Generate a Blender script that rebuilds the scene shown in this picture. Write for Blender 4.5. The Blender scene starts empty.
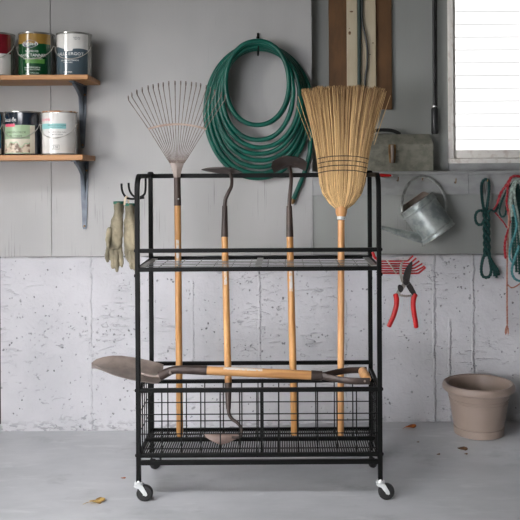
import bpy, bmesh, math, random
from mathutils import Vector, Matrix
random.seed(7)
PI = math.pi
S = bpy.context.scene
COL = S.collection

# ------------------------------------------------------------------ camera model
F = 806.0            # focal length in pixels of the 520 frame
CX, CY = 282.0, 175.0
H = 1.21             # eye height
DW = 3.82            # eye to siding
ROLL = 0.0061

def P(px, py, d):
    """point seen at pixel (px,py) at distance d from the eye plane"""
    dx, dy = px - CX, py - CY
    ux, uy = dx - ROLL * dy, dy + ROLL * dx
    return Vector((ux * d / F, d - DW, H - uy * d / F))

cam_d = bpy.data.cameras.new('camera')
cam = bpy.data.objects.new('camera', cam_d)
COL.objects.link(cam)
cam_d.sensor_fit = 'HORIZONTAL'
cam_d.sensor_width = 36.0
cam_d.lens = F / 520 * 36
cam_d.shift_x = -(CX - 260) / 520
cam_d.shift_y = -(260 - CY) / 520
cam_d.clip_start = 0.05
M = Matrix.Translation((0, -DW, H)) @ Matrix.Rotation(PI / 2, 4, 'X') @ Matrix.Rotation(-ROLL, 4, 'Z')
cam.matrix_world = M
S.camera = cam

# ------------------------------------------------------------------ materials
def lin(c):
    out = []
    for v in c[:3]:
        v /= 255.0
        out.append(v / 12.92 if v <= 0.04045 else ((v + 0.055) / 1.055) ** 2.4)
    return (*out, 1.0)

class N:
    """tiny node-graph helper"""
    def __init__(s, name):
        s.m = bpy.data.materials.new(name)
        s.m.use_nodes = True
        s.t = s.m.node_tree
        s.bs = s.t.nodes['Principled BSDF']
        s.co = s.t.nodes.new('ShaderNodeTexCoord').outputs['Object']
    def set(s, inp, v):
        if hasattr(v, 'links'):
            s.t.links.new(v, inp)
        else:
            inp.default_value = v
    def map(s, scale=(1, 1, 1), loc=(0, 0, 0), rot=(0, 0, 0), src=None):
        n = s.t.nodes.new('ShaderNodeMapping')
        n.inputs['Scale'].default_value = scale
        n.inputs['Location'].default_value = loc
        n.inputs['Rotation'].default_value = rot
        s.t.links.new(src or s.co, n.inputs['Vector'])
        return n.outputs[0]
    def noise(s, vec=None, scale=5, detail=3, rough=.55, dist=0):
        n = s.t.nodes.new('ShaderNodeTexNoise')
        s.t.links.new(vec or s.co, n.inputs['Vector'])
        n.inputs['Scale'].default_value = scale
        n.inputs['Detail'].default_value = detail
        n.inputs['Roughness'].default_value = rough
        n.inputs['Distortion'].default_value = dist
        return n.outputs[0]
    def voro(s, vec=None, scale=5, feature='F1'):
        n = s.t.nodes.new('ShaderNodeTexVoronoi')
        s.t.links.new(vec or s.co, n.inputs['Vector'])
        n.inputs['Scale'].default_value = scale
        n.feature = feature
        return n.outputs['Distance']
    def math(s, op, a, b=0.0, c=0.0):
        n = s.t.nodes.new('ShaderNodeMath')
        n.operation = op
        s.set(n.inputs[0], a); s.set(n.inputs[1], b); s.set(n.inputs[2], c)
        return n.outputs[0]
    def step(s, v, lo, hi, a=0.0, b=1.0):
        n = s.t.nodes.new('ShaderNodeMapRange')
        n.interpolation_type = 'SMOOTHSTEP'
        s.set(n.inputs['Value'], v)
        n.inputs['From Min'].default_value = lo; n.inputs['From Max'].default_value = hi
        n.inputs['To Min'].default_value = a; n.inputs['To Max'].default_value = b
        return n.outputs[0]
    def mix(s, f, a, b):
        n = s.t.nodes.new('ShaderNodeMix')
        n.data_type = 'RGBA'
        s.set(n.inputs[0], f); s.set(n.inputs[6], a); s.set(n.inputs[7], b)
        return n.outputs[2]
    def xyz(s, vec=None):
        n = s.t.nodes.new('ShaderNodeSeparateXYZ')
        s.t.links.new(vec or s.co, n.inputs[0])
        return n.outputs
    def bump(s, h, strength=.3, dist=.005, prev=None):
        n = s.t.nodes.new('ShaderNodeBump')
        n.inputs['Strength'].default_value = strength
        n.inputs['Distance'].default_value = dist
        s.set(n.inputs['Height'], h)
        if prev: s.t.links.new(prev, n.inputs['Normal'])
        return n.outputs[0]
    def done(s, col, rough=.5, metal=0.0, normal=None, **kw):
        s.set(s.bs.inputs['Base Color'], col)
        s.set(s.bs.inputs['Roughness'], rough)
        s.set(s.bs.inputs['Metallic'], metal)
        if normal: s.t.links.new(normal, s.bs.inputs['Normal'])
        for k, v in kw.items():
            s.set(s.bs.inputs[k.replace('_', ' ')], v)
        return s.m

def pm(name, c1, c2=None, scale=8, stretch=(1, 1, 1), lo=.35, hi=.65, rough=.5, metal=0.0, bump=0.0, bdist=.003, detail=4, **kw):
    n = N(name)
    c2 = c2 or tuple(v * .85 for v in c1)
    f = n.noise(n.map(stretch), scale, detail)
    col = n.mix(n.step(f, lo, hi), lin(c1), lin(c2))
    nr = n.bump(f, bump, bdist) if bump else None
    return n.done(col, rough, metal, nr, **kw)

# painted plywood siding with vertical grain checks
def siding_mat(name, base, dark, thin=0.0):
    n = N(name)
    x, y, z = n.xyz()
    big = n.noise(n.map((1, 1, .6)), 2.2, 3)
    col = n.mix(n.step(big, .3, .7), lin(base), lin(tuple(v * .93 for v in base)))
    st = n.noise(n.map((150, 150, 3.2)), 1.0, 3, .6)
    patch = n.noise(n.map((5, 5, 2.5), (3, 0, 1)), 1.0, 2)
    low = n.step(z, 1.55, .85, 0, .10)
    thr = n.math('ADD', n.math('ADD', st, n.math('MULTIPLY', n.math('SUBTRACT', patch, .5), .5)), low)
    m = n.step(thr, .725 + thin, .81 + thin)
    col = n.mix(n.math('MULTIPLY', m, .55), col, lin(dark))
    gr = n.noise(n.map((90, 90, 1.6)), 1.0, 2)
    h = n.math('SUBTRACT', gr, n.math('MULTIPLY', m, .8))
    sp = n.noise(n.map((1, 1, 1)), 60, 2)
    spm = n.step(sp, .76, .80)
    col = n.mix(n.math('MULTIPLY', spm, .5), col, lin((70, 68, 64)))
    return n.done(col, .62, 0, n.bump(h, .25, .002))

def concrete_mat():
    n = N('painted_concrete')
    x, y, z = n.xyz()
    big = n.noise(None, 2.4, 4)
    col = n.mix(n.step(big, .3, .72), lin((192, 191, 194)), lin((176, 176, 179)))
    # pocks: sparse dents that have collected dirt
    p1 = n.voro(n.map((1, 1, .85)), 52)
    keep = n.noise(n.map((1, 1, 1), (5, 2, 1)), 26, 1)
    zone = n.noise(n.map((1, 1, 1), (1, 7, 3)), 3.2, 2)
    k = n.math('MULTIPLY', n.step(keep, .50, .61), n.step(zone, .38, .58, .5, 1))
    rad = n.math('MULTIPLY', k, .25)
    warp = n.noise(None, 110, 2)
    pit = n.step(n.math('SUBTRACT', n.math('ADD', p1, n.math('MULTIPLY', n.math('SUBTRACT', warp, .5), .95)), rad), .02, -.06)
    pit = n.math('MULTIPLY', pit, n.step(k, .05, .2))
    # torn streaky scars
    sc = n.noise(n.map((26, 26, 44), (4, 0, 9), (0, .5, 0)), 1.0, 4, .62, .8)
    zone2 = n.noise(n.map((1, 1, 1), (9, 1, 5)), 2.6, 2)
    scar = n.math('MULTIPLY', n.step(sc, .615, .645), n.step(zone2, .56, .65))
    # ragged bottom edge
    bt = n.math('MULTIPLY', n.step(z, .07, .02), n.step(n.noise(n.map((30, 30, 60)), 1.0, 3), .50, .58))
    # vertical form-board seams
    seam = None; ridge = None
    for x0, w, z0, z1, dk, rg in ((-.902, .0024, -.1, .9, .42, .2), (-.105, .0034, .05, .78, .5, .5), (.722, .0046, -.1, .9, .35, 1), (.795, .0040, -.1, .50, .3, 1), (.905, .0046, -.1, .9, .35, 1), (.30, .0022, .1, .6, .5, .3), (-.42, .0016, .3, .7, .5, .2)):
        wob = n.noise(n.map((0, 0, 11), (x0 * 31, 1, 2)), 1.0, 5, .68)
        wd = n.noise(n.map((0, 0, 19), (x0 * 17, 5, 2)), 1.0, 3, .7)
        gate = n.step(n.noise(n.map((0, 0, 7), (x0 * 11, 8, 2)), 1.0, 3, .7), .40, .50, .12, 1)
        edge = n.noise(n.map((60, 60, 40), (x0, 0, 0)), 1.0, 3, .65)
        d = n.math('SUBTRACT', n.math('ADD', x, n.math('MULTIPLY', n.math('SUBTRACT', wob, .5), .028)), x0)
        wv = n.math('MULTIPLY', n.math('MULTIPLY', n.step(wd, .40, .70, .25, 2.0), w), n.math('ADD', edge, .5))
        win = n.math('MULTIPLY', n.step(z, z0, z0 + .03), n.step(z, z1 + .03, z1))
        d = n.math('ADD', d, n.math('MULTIPLY', n.math('SUBTRACT', edge, .5), .016 * rg))
        s1 = n.math('MULTIPLY', n.math('MULTIPLY', n.step(n.math('SUBTRACT', n.math('ABSOLUTE', d), wv), .0015, -.0015), win), n.math('MULTIPLY', gate, dk))
        r1 = n.math('MULTIPLY', n.math('MULTIPLY', n.step(n.math('ABSOLUTE', n.math('ADD', d, .007)), .009, .001), win), rg)
        seam = s1 if seam is None else n.math('MAXIMUM', seam, s1)
        ridge = r1 if ridge is None else n.math('MAXIMUM', ridge, r1)
    dirt = n.math('MAXIMUM', n.math('MAXIMUM', pit, n.math('MULTIPLY', scar, .6)), n.math('MULTIPLY', bt, .6))
    col = n.mix(n.math('MULTIPLY', dirt, n.step(n.noise(n.map((1, 1, 1), (6, 6, 6)), 9, 2), .35, .65, .35, .85)), col, lin((88, 88, 90)))
    col = n.mix(n.math('MULTIPLY', seam, .55), col, lin((104, 104, 104)))
    fine = n.noise(None, 70, 4)
    lump = n.noise(None, 14, 4)
    h = n.math('ADD', n.math('MULTIPLY', fine, .18), n.math('MULTIPLY', lump, 1.1))
    h = n.math('SUBTRACT', h, n.math('MULTIPLY', n.math('MAXIMUM', dirt, seam), .8))
    h = n.math('ADD', h, n.math('MULTIPLY', ridge, .9))
    rough2 = n.noise(n.map((9, 9, 40), (2, 0, 6), (0, .12, 0)), 1.0, 4, .65, .5)
    h = n.math('ADD', h, n.math('MULTIPLY', n.math('MULTIPLY', n.step(rough2, .56, .66), n.step(n.noise(n.map((1, 1, 1), (3, 8, 2)), 2.8, 2), .46, .58)), .8))
    return n.done(col, .75, 0, n.bump(h, .6, .010))

def floor_mat():
    n = N('painted_floor')
    a = n.noise(n.map((1, 1.6, 1)), 2.2, 5, .6)
    b = n.noise(n.map((1.3, 5, 1), (3, 1, 0), (0, 0, .15)), 3.0, 5, .62, .6)
    col = n.mix(n.step(a, .3, .7), lin((186, 187, 189)), lin((170, 172, 174)))
    col = n.mix(n.math('MULTIPLY', n.step(b, .52, .72), .5), col, lin((202, 203, 204)))
    sp = n.noise(n.map((1, 1, 1), (2, 2, 2)), 75, 2)
    col = n.mix(n.math('MULTIPLY', n.step(sp, .77, .81), .5), col, lin((228, 228, 228)))
    st = n.noise(n.map((2.5, 4, 1), (7, 3, 0)), 1.1, 5, .65)
    col = n.mix(n.math('MULTIPLY', n.step(st, .56, .74), .6), col, lin((134, 136, 138)))
    return n.done(col, n.step(b, .3, .7, .42, .58), 0, n.bump(n.noise(None, 30, 4), .08, .004))

def wood_mat(name, c1, c2, axis='z', rough=.5, knots=0.0):
    n = N(name)
    st = {'x': (1.5, 40, 40), 'y': (40, 1.5, 40), 'z': (40, 40, 1.5)}[axis]
    f = n.noise(n.map(st), 1.0, 4, .6, .3)
    g = n.noise(n.map(tuple(v * 4 for v in st)), 1.0, 2)
    col = n.mix(n.step(f, .32, .68), lin(c1), lin(c2))
    col = n.mix(n.step(g, .6, .75, 0, .35), col, lin(tuple(v * .6 for v in c2)))
    return n.done(col, rough, 0, n.bump(g, .12, .001))

MT = {}
MT['siding'] = siding_mat('siding_paint', (174, 173, 171), (96, 96, 93))
MT['panel'] = siding_mat('panel_paint', (151, 153, 149), (112, 112, 110), .06)
MT['trim'] = pm('trim_paint', (160, 161, 160), (143, 144, 143), 9, (1, 1, 2), rough=.5, bump=.1)
MT['trim_light'] = pm('window_paint', (240, 236, 229), (214, 204, 194), 30, (1, 1, 1), .5, .72, rough=.55, bump=.15)
MT['concrete'] = concrete_mat()
MT['floor'] = floor_mat()
MT['shelf'] = wood_mat('shelf_pine', (184, 132, 78), (158, 106, 56), 'x', .45)
MT['steel_dark'] = pm('bracket_steel', (100, 108, 117), (82, 89, 98), 20, rough=.4, metal=.2)
MT['black'] = pm('black_powder_coat', (9, 10, 9), (6, 7, 6), 30, rough=.5, Specular_IOR_Level=.16)
MT['black_wire'] = pm('black_wire', (14, 15, 14), (10, 11, 10), 30, rough=.5, Specular_IOR_Level=.2)
MT['grey_steel'] = pm('grey_strip_steel', (150, 149, 145), (124, 123, 119), 20, rough=.4, metal=.1)
MT['shelf_wire'] = pm('grey_shelf_wire', (112, 111, 108), (92, 92, 90), 20, rough=.4, metal=.1)
MT['chrome'] = pm('bright_zinc', (226, 227, 226), (204, 206, 206), 25, rough=.28, metal=.3)
MT['rubber'] = pm('black_rubber', (26, 25, 25), (20, 20, 20), 30, rough=.55)
MT['ash'] = wood_mat('ash_handle', (206, 156, 98), (176, 124, 68), 'z', .4)
MT['ash_pale'] = wood_mat('pale_handle', (216, 166, 112), (194, 140, 88), 'z', .4)
MT['ash_x'] = wood_mat('shovel_ash', (190, 144, 92), (156, 110, 64), 'x', .42)
MT['sticker'] = pm('worn_sticker', (196, 192, 186), (206, 172, 128), 120, (1, 1, .5), .5, .62, rough=.6)
MT['iron'] = pm('brown_iron', (72, 59, 53), (56, 47, 43), 14, rough=.45, metal=.3, bump=.08)
MT['iron_light'] = pm('worn_iron', (150, 137, 128), (116, 105, 99), 9, rough=.42, metal=.25, bump=.08)
MT['rake_tine'] = pm('rusty_tine', (128, 114, 106), (96, 76, 66), 40, rough=.5, metal=.2)
MT['rake_bar'] = pm('rake_bar', (164, 146, 132), (140, 118, 104), 30, rough=.5, metal=.1)
MT['rake_tang'] = pm('rake_tang', (132, 120, 112), (104, 94, 88), 14, rough=.45, metal=.3)
MT['hose'] = pm('green_hose', (8, 88, 73), (5, 70, 59), 10, rough=.32, Specular_IOR_Level=.4)
MT['brass'] = pm('old_brass', (150, 116, 70), (110, 82, 52), 20, rough=.4, metal=.6)
MT['brown_board'] = pm('brown_hardboard', (102, 70, 38), (84, 57, 30), 6, (3, 3, 1), rough=.6)
MT['cream_board'] = pm('cream_board', (188, 177, 152), (176, 162, 136), 6, (3, 3, .6), rough=.55)
MT['cable_green'] = pm('dark_green_cable', (48, 66, 62), (38, 54, 50), 10, rough=.4)
MT['cable_black'] = pm('black_cable', (44, 46, 42), (34, 36, 34), 10, rough=.45)
MT['rod'] = pm('dark_rod', (62, 62, 62), (48, 48, 48), 10, rough=.35, metal=.5)
MT['grip_black'] = pm('dark_grip', (44, 45, 46), (36, 36, 37), 10, rough=.35)
MT['galv'] = pm('galvanised_steel', (178, 184, 180), (132, 141, 139), 16, (1, 1, 1), .36, .64, rough=.36, metal=.5, bump=.04)
MT['galv_rim'] = pm('galvanised_rim', (192, 196, 194), (150, 152, 148), 30, rough=.38, metal=.55)
MT['rust_hood'] = pm('rusty_zinc', (176, 160, 148), (150, 132, 118), 20, rough=.55, metal=.2)
MT['red'] = pm('red_grip', (184, 12, 9), (164, 8, 6), 20, rough=.4)
MT['red_paint'] = pm('red_enamel', (190, 34, 30), (160, 24, 24), 40, rough=.35)
MT['blade_dark'] = pm('dark_blade', (60, 56, 54), (44, 42, 42), 20, rough=.35, metal=.5)
MT['blade_grey'] = pm('grey_forging', (156, 148, 140), (126, 120, 113), 20, rough=.4, metal=.15)
MT['pale_steel'] = pm('pale_steel', (206, 200, 192), (180, 172, 164), 30, rough=.4, metal=.1)
MT['iron_mid'] = pm('mid_iron', (122, 103, 94), (98, 82, 75), 12, rough=.45, metal=.2)
MT['pot'] = pm('taupe_plastic', (154, 137, 126), (146, 130, 119), 5, rough=.42)
MT['glove'] = pm('work_glove_cloth', (148, 138, 114), (98, 92, 75), 14, (1, 1, .6), rough=.85, bump=.5, bdist=.008)
MT['glove_hem'] = pm('green_hem', (34, 96, 78), (26, 78, 64), 40, rough=.8)
MT['strap'] = pm('beige_strap', (206, 190, 166), (190, 172, 146), 40, rough=.8)
MT['leaf_y'] = pm('yellow_leaf', (196, 166, 96), (150, 116, 60), 60, rough=.6)
MT['leaf_o'] = pm('orange_leaf', (196, 112, 42), (150, 80, 34), 60, rough=.6)
MT['leaf_b'] = pm('brown_leaf', (122, 92, 60), (88, 64, 44), 60, rough=.65)
MT['leaf_r'] = pm('rust_leaf', (176, 116, 84), (150, 92, 62), 60, rough=.65)
MT['tin'] = pm('tin_can', (182, 180, 174), (158, 156, 150), 20, rough=.22, metal=.7)
MT['bail_wire'] = pm('bail_wire', (190, 186, 176), (160, 156, 148), 40, rough=.4, metal=.1)
MT['tin_rust'] = pm('rusted_rim', (176, 118, 72), (200, 190, 178), 26, (1, 1, 1), .45, .58, rough=.5, metal=.3)
MT['gold'] = pm('gold_label', (152, 118, 54), (140, 108, 46), 10, rough=.2, Coat_Weight=.6, Coat_Roughness=.12)
MT['green_label'] = pm('green_label', (6, 70, 36), (5, 60, 32), 6, rough=.2, Coat_Weight=.6, Coat_Roughness=.12)
MT['green_light'] = pm('light_green_band', (92, 142, 62), (72, 126, 56), 10, rough=.3)
MT['white_label'] = pm('white_label', (226, 224, 219), (214, 211, 205), 10, rough=.2, Coat_Weight=.6, Coat_Roughness=.12)
MT['slate_label'] = pm('slate_label', (82, 96, 104), (74, 88, 96), 8, rough=.2, Coat_Weight=.6, Coat_Roughness=.12)
MT['slate_dark'] = pm('slate_letter', (66, 76, 82), (66, 76, 82), 8, rough=.4)
MT['navy_label'] = pm('navy_label', (34, 42, 52), (28, 36, 46), 8, rough=.2, Coat_Weight=.6, Coat_Roughness=.12)
MT['sage_label'] = pm('sage_label', (158, 184, 146), (174, 192, 158), 6, rough=.35)
MT['pebble_label'] = pm('pebble_photo', (214, 198, 176), (116, 92, 74), 42, (1, 1, 1.4), .42, .6, rough=.4)
MT['cream_label'] = pm('cream_label', (222, 214, 196), (206, 200, 180), 10, rough=.35)
MT['pink_label'] = pm('pink_print', (224, 84, 112), (224, 84, 112), 10, rough=.4)
MT['teal_label'] = pm('teal_print', (140, 198, 196), (130, 188, 188), 10, rough=.4)
MT['purple_badge'] = pm('purple_badge', (52, 36, 92), (44, 32, 82), 10, rough=.3)
MT['red_label'] = pm('red_can_label', (120, 24, 36), (108, 20, 32), 10, rough=.2, Coat_Weight=.6, Coat_Roughness=.12)
MT['blue_label'] = pm('blue_can_label', (22, 108, 138), (18, 98, 128), 10, rough=.2, Coat_Weight=.6, Coat_Roughness=.12)
MT['print_white'] = pm('white_print', (232, 232, 228), (232, 232, 228), 10, rough=.4)
MT['print_dark'] = pm('dark_print', (60, 70, 62), (60, 70, 62), 10, rough=.4)
MT['bristle'] = None
MT['twine'] = pm('dark_twine', (70, 58, 46), (56, 46, 38), 30, rough=.8)
MT['rope_green'] = pm('green_cord', (8, 64, 60), (5, 46, 44), 90, (1, 1, 1), rough=.75, bump=.5)
MT['rope_red'] = pm('red_cord', (150, 26, 38), (190, 120, 118), 110, (1, 1, 1), .52, .7, rough=.75, bump=.5)
MT['rope_pale'] = pm('pale_cord', (156, 172, 164), (120, 130, 122), 100, rough=.8, bump=.5)
MT['rope_pink'] = pm('sandy_cord', (178, 138, 118), (160, 98, 84), 120, rough=.8, bump=.5)
MT['rope_teal'] = pm('teal_cord', (84, 144, 146), (54, 112, 116), 90, rough=.75, bump=.5)
MT['rope_dkgreen'] = pm('dark_green_cord', (24, 74, 68), (18, 56, 52), 90, rough=.8, bump=.5)
MT['toolbox'] = None
MT['out_siding'] = pm('white_clapboard', (236, 236, 236), (232, 232, 232), 4, rough=.6)
MT['ceiling'] = pm('ceiling_board', (120, 118, 114), (108, 106, 102), 4, rough=.8)
MT['dark_gap'] = pm('dark_recess', (70, 70, 66), (58, 58, 54), 8, rough=.8)

def toolbox_mat():
    n = N('worn_grey_enamel')
    f = n.noise(None, 22, 5, .65)
    g = n.noise(n.map((1, 1, 1), (4, 4, 4)), 60, 3)
    col = n.mix(n.step(f, .35, .65), lin((144, 142, 129)), lin((118, 117, 106)))
    col = n.mix(n.step(g, .66, .72, 0, .8), col, lin((78, 62, 50)))
    return n.done(col, n.step(f, .3, .7, .35, .55), .25, n.bump(f, .1, .002))
MT['toolbox'] = toolbox_mat()

def bristle_mat():
    n = N('broom_corn')
    a = n.t.nodes.new('ShaderNodeAttribute'); a.attribute_name = 'tone'
    col = n.mix(a.outputs['Fac'], lin((238, 202, 144)), lin((112, 82, 48)))
    f = n.noise(n.map((60, 60, 5)), 1.0, 3)
    col = n.mix(n.step(f, .5, .75, 0, .3), col, lin((112, 80, 44)))
    return n.done(col, .6)
MT['bristle'] = bristle_mat()

# ------------------------------------------------------------------ mesh builder
class MB:
    def __init__(s):
        s.v, s.f, s.tone = [], [], []
    def add(s, vs, fs, tone=0.0):
        b = len(s.v)
        s.v += [Vector(v) for v in vs]
        s.f += [tuple(i + b for i in f) for f in fs]
        s.tone += list(tone) if isinstance(tone, (list, tuple)) else [tone] * len(vs)
        return s
    def box(s, c, size, R=None):
        c = Vector(c); hx, hy, hz = size[0] / 2, size[1] / 2, size[2] / 2
        vs = [Vector((x, y, z)) for x in (-hx, hx) for y in (-hy, hy) for z in (-hz, hz)]
        if R is not None: vs = [R @ v for v in vs]
        return s.add([c + v for v in vs], [(0, 1, 3, 2), (4, 6, 7, 5), (0, 4, 5, 1), (2, 3, 7, 6), (0, 2, 6, 4), (1, 5, 7, 3)])
    def span(s, a, b):
        a, b = Vector(a), Vector(b)
        return s.box((a + b) / 2, [abs(b[i] - a[i]) for i in range(3)])
    def rings(s, rings, closed=False, cap=True, tone=0.0):
        if isinstance(tone, (list, tuple)): tone = [t for t in tone for _ in rings[0]]
        n = len(rings[0]); vs = [v for r in rings for v in r]; fs = []
        m = len(rings)
        for i in range(m if closed else m - 1):
            j = (i + 1) % m
            for k in range(n):
                l = (k + 1) % n
                fs.append((i * n + k, i * n + l, j * n + l, j * n + k))
        if cap and not closed:
            fs.append(tuple(range(n - 1, -1, -1)))
            fs.append(tuple((m - 1) * n + k for k in range(n)))
        return s.add(vs, fs, tone)
    def tube(s, pts, r, n=8, closed=False, cap=True, phase=0.0, flat=None, tone=0.0):
        """sweep a circle along pts; flat=(a,b) squashes the section"""
        pts = [Vector(p) for p in pts]; m = len(pts)
        rs = r if isinstance(r, (list, tuple)) else [r] * m
        ts = []
        for i in range(m):
            if closed: t = pts[(i + 1) % m] - pts[i - 1]
            else: t = pts[min(i + 1, m - 1)] - pts[max(i - 1, 0)]
            ts.append(t.normalized() if t.length > 1e-9 else Vector((0, 0, 1)))
        u = ts[0].orthogonal()
        ref = Vector((1, 0, 0)) if abs(ts[0].x) < .9 else Vector((0, 1, 0))
        u = (ref - ts[0] * ref.dot(ts[0])).normalized()
        R = []
        for i in range(m):
            u = (u - ts[i] * u.dot(ts[i]))
            u = u.normalized() if u.length > 1e-6 else ts[i].orthogonal().normalized()
            w = ts[i].cross(u)
            fa, fb = flat or (1, 1)
            R.append([pts[i] + (u * math.cos(phase + 2 * PI * k / n) * fa + w * math.sin(phase + 2 * PI * k / n) * fb) * rs[i] for k in range(n)])
        return s.rings(R, closed, cap, tone)
    def sq(s, pts, side, closed=False):
        return s.tube(pts, side / math.sqrt(2), 4, closed, True, PI / 4)
    def lathe(s, prof, n=32, M=None, cap=True):
        R = []
        for r, z in prof:
            R.append([Vector((r * math.cos(2 * PI * k / n), r * math.sin(2 * PI * k / n), z)) for k in range(n)])
        if M is not None: R = [[M @ v for v in q] for q in R]
        return s.rings(R, False, cap)
    def prism(s, poly, t, M):
        """poly in local xy, thickness t along local z"""
        n = len(poly)
        vs = [M @ Vector((x, y, -t / 2)) for x, y in poly] + [M @ Vector((x, y, t / 2)) for x, y in poly]
        fs = [tuple(range(n - 1, -1, -1)), tuple(range(n, 2 * n))]
        fs += [(k, (k + 1) % n, n + (k + 1) % n, n + k) for k in range(n)]
        return s.add(vs, fs)
    def ball(s, c, r, n=12, sc=(1, 1, 1)):
        c = Vector(c); R = []
        for i in range(1, n // 2):
            a = PI * i / (n // 2)
            R.append([c + Vector((r * sc[0] * math.sin(a) * math.cos(2 * PI * k / n), r * sc[1] * math.sin(a) * math.sin(2 * PI * k / n), r * sc[2] * math.cos(a))) for k in range(n)])
        return s.rings(R)

ROOT = {}
def origin_of(o):
    while o.parent: o = o.parent
    return Vector(o.location)

def obj(name, mb, mat, parent=None, base=None, smooth=True, angle=35, bevel=0.0, seg=2):
    off = origin_of(parent) if parent else Vector(base if base is not None else (0, 0, 0))
    me = bpy.data.meshes.new(name)
    me.from_pydata([tuple(v - off) for v in mb.v], [], mb.f)
    me.validate(); 
    bm = bmesh.new(); bm.from_mesh(me)
    bmesh.ops.recalc_face_normals(bm, faces=bm.faces[:])
    bm.to_mesh(me); bm.free()
    if any(mb.tone):
        at = me.attributes.new('tone', 'FLOAT', 'POINT')
        at.data.foreach_set('value', mb.tone)
    if smooth:
        me.polygons.foreach_set('use_smooth', [True] * len(me.polygons))
        me.set_sharp_from_angle(angle=math.radians(angle))
    m = MT[mat] if isinstance(mat, str) else mat
    me.materials.append(m)
    o = bpy.data.objects.new(name, me)
    COL.objects.link(o)
    if parent: o.parent = parent
    else: o.location = off
    if bevel:
        b = o.modifiers.new('bevel', 'BEVEL'); b.width = bevel; b.segments = seg; b.limit_method = 'ANGLE'; b.angle_limit = math.radians(40)
    return o

def thing(name, label, cat, loc, group=None):
    o = bpy.data.objects.new(name, None); COL.objects.link(o)
    o.empty_display_size = .05
    o.location = loc
    o['label'] = label; o['category'] = cat
    if group: o['group'] = group
    return o
def tag(o, label, cat, group=None):
    o['label'] = label; o['category'] = cat
    if group: o['group'] = group
    return o
def struct(name, mb, mat, smooth=False, bevel=0.0, parent=None):
    o = obj(name, mb, mat, parent, smooth=smooth, bevel=bevel)
    if not parent: o['kind'] = 'structure'
    return o

def spl(pts, n=8, closed=False):
    pts = [Vector(p) for p in pts]; m = len(pts); out = []
    for i in range(m if closed else m - 1):
        if closed: p0, p1, p2, p3 = pts[i - 1], pts[i], pts[(i + 1) % m], pts[(i + 2) % m]
        else: p0, p1, p2, p3 = pts[max(i - 1, 0)], pts[i], pts[i + 1], pts[min(i + 2, m - 1)]
        for k in range(n):
            t = k / n
            out.append(.5 * ((2 * p1) + (p2 - p0) * t + (2 * p0 - 5 * p1 + 4 * p2 - p3) * t * t + (3 * p1 - p0 - 3 * p2 + p3) * t ** 3))
    if not closed: out.append(pts[-1])
    return out
def lerp(a, b, t): return a + (b - a) * t
def frame(o, x, y, z=None):
    """matrix with local axes x, y (and z) at o"""
    x = Vector(x).normalized(); y = Vector(y); y = (y - x * y.dot(x)).normalized(); z = x.cross(y)
    return Matrix(((x.x, y.x, z.x, o[0]), (x.y, y.y, z.y, o[1]), (x.z, y.z, z.z, o[2]), (0, 0, 0, 1)))

_dg_font = {}
def text_geo(string, size, align='CENTER'):
    """flat triangulated lettering, local xy"""
    cu = bpy.data.curves.new('lettering', 'FONT')
    cu.body = string; cu.size = size; cu.align_x = align; cu.align_y = 'CENTER'; cu.resolution_u = 2
    t = bpy.data.objects.new('lettering_tmp', cu); COL.objects.link(t)
    dg = bpy.context.evaluated_depsgraph_get()
    me = t.evaluated_get(dg).to_mesh()
    vs = [Vector(v.co) for v in me.vertices]; fs = [tuple(p.vertices) for p in me.polygons]
    t.evaluated_get(dg).to_mesh_clear()
    bpy.data.objects.remove(t); bpy.data.curves.remove(cu)
    return vs, fs

# ------------------------------------------------------------------ the setting
def sheet(fn, us, vs):
    mb = MB()
    V = [fn(u, v) for v in vs for u in us]
    n = len(us); Fc = []
    for j in range(len(vs) - 1):
        for i in range(n - 1):
            a = j * n + i
            Fc.append((a, a + 1, a + n + 1, a + n))
    return mb.add(V, Fc)

def floor_h(x, y):
    t = min(max((x + .75) / 1.2, 0), 1); t = t * t * (3 - 2 * t)
    s = min(max((y + .50) / .25, 0), 1); s = s * s * (3 - 2 * s)
    return .040 * t * s + .007 * min(max((y + .30) / .25, 0), 1) * (1 - t)
xs = [-4.2, -2.4] + [-1.6 + .1 * i for i in range(33)] + [2.4, 3.6]
ys = [-6.2, -3, -1.5, -.8] + [-.6 + .04 * i for i in range(20)] + [.3]
fl = struct('floor', sheet(lambda u, v: Vector((u, v, floor_h(u, v))), xs, ys), 'floor', smooth=True)

XE = P(312, 120, DW).x                      # right edge of the siding sheets
Z_CON = .830                                # top of the concrete
XL0 = P(51.3, 160, DW).x                    # groove between siding sheets
# siding sheets to the left of the recess
mb = MB()
mb.span((-3.4, 0, Z_CON), (XL0 - .0022, .20, 2.62))
mb.span((XL0 + .0022, 0, Z_CON), (XE, .20, 2.62))
mb.span((XL0 - .01, .006, Z_CON), (XL0 + .01, .19, 2.62))
struct('wall_siding', mb, 'siding')
# recess above the ledge
WX0, WX1 = P(447.8, 100, 3.90).x, P(560, 100, 3.90).x
WZ0 = P(448, 164, 3.90).z; WZ1 = 2.35
mb = MB()
mb.span((XE - .02, .08, 1.0), (WX0 + .01, .20, 2.62))
mb.span((WX0, .08, 1.0), (WX1, .20, WZ0))
mb.span((WX0, .08, WZ1), (WX1, .20, 2.62))
mb.span((WX1 - .01, .08, 1.0), (3.5, .20, 2.62))
struct('wall_recess', mb, 'panel')
ZL = P(440, 171, DW).z
ZB = P(440, 194.5, DW).z
mb = MB(); mb.span((XE, .008, Z_CON), (3.5, .12, ZL - .02)); struct('wall_wainscot', mb, 'panel')
mb = MB(); mb.span((XE + .001, -.022, ZB), (P(467.2, 185, DW).x - .0008, .03, ZL - .016)); mb.span((P(467.2, 185, DW).x + .0008, -.022, ZB), (3.5, .03, ZL - .016))
struct('trim_1', mb, 'trim', bevel=.0015)
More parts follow.
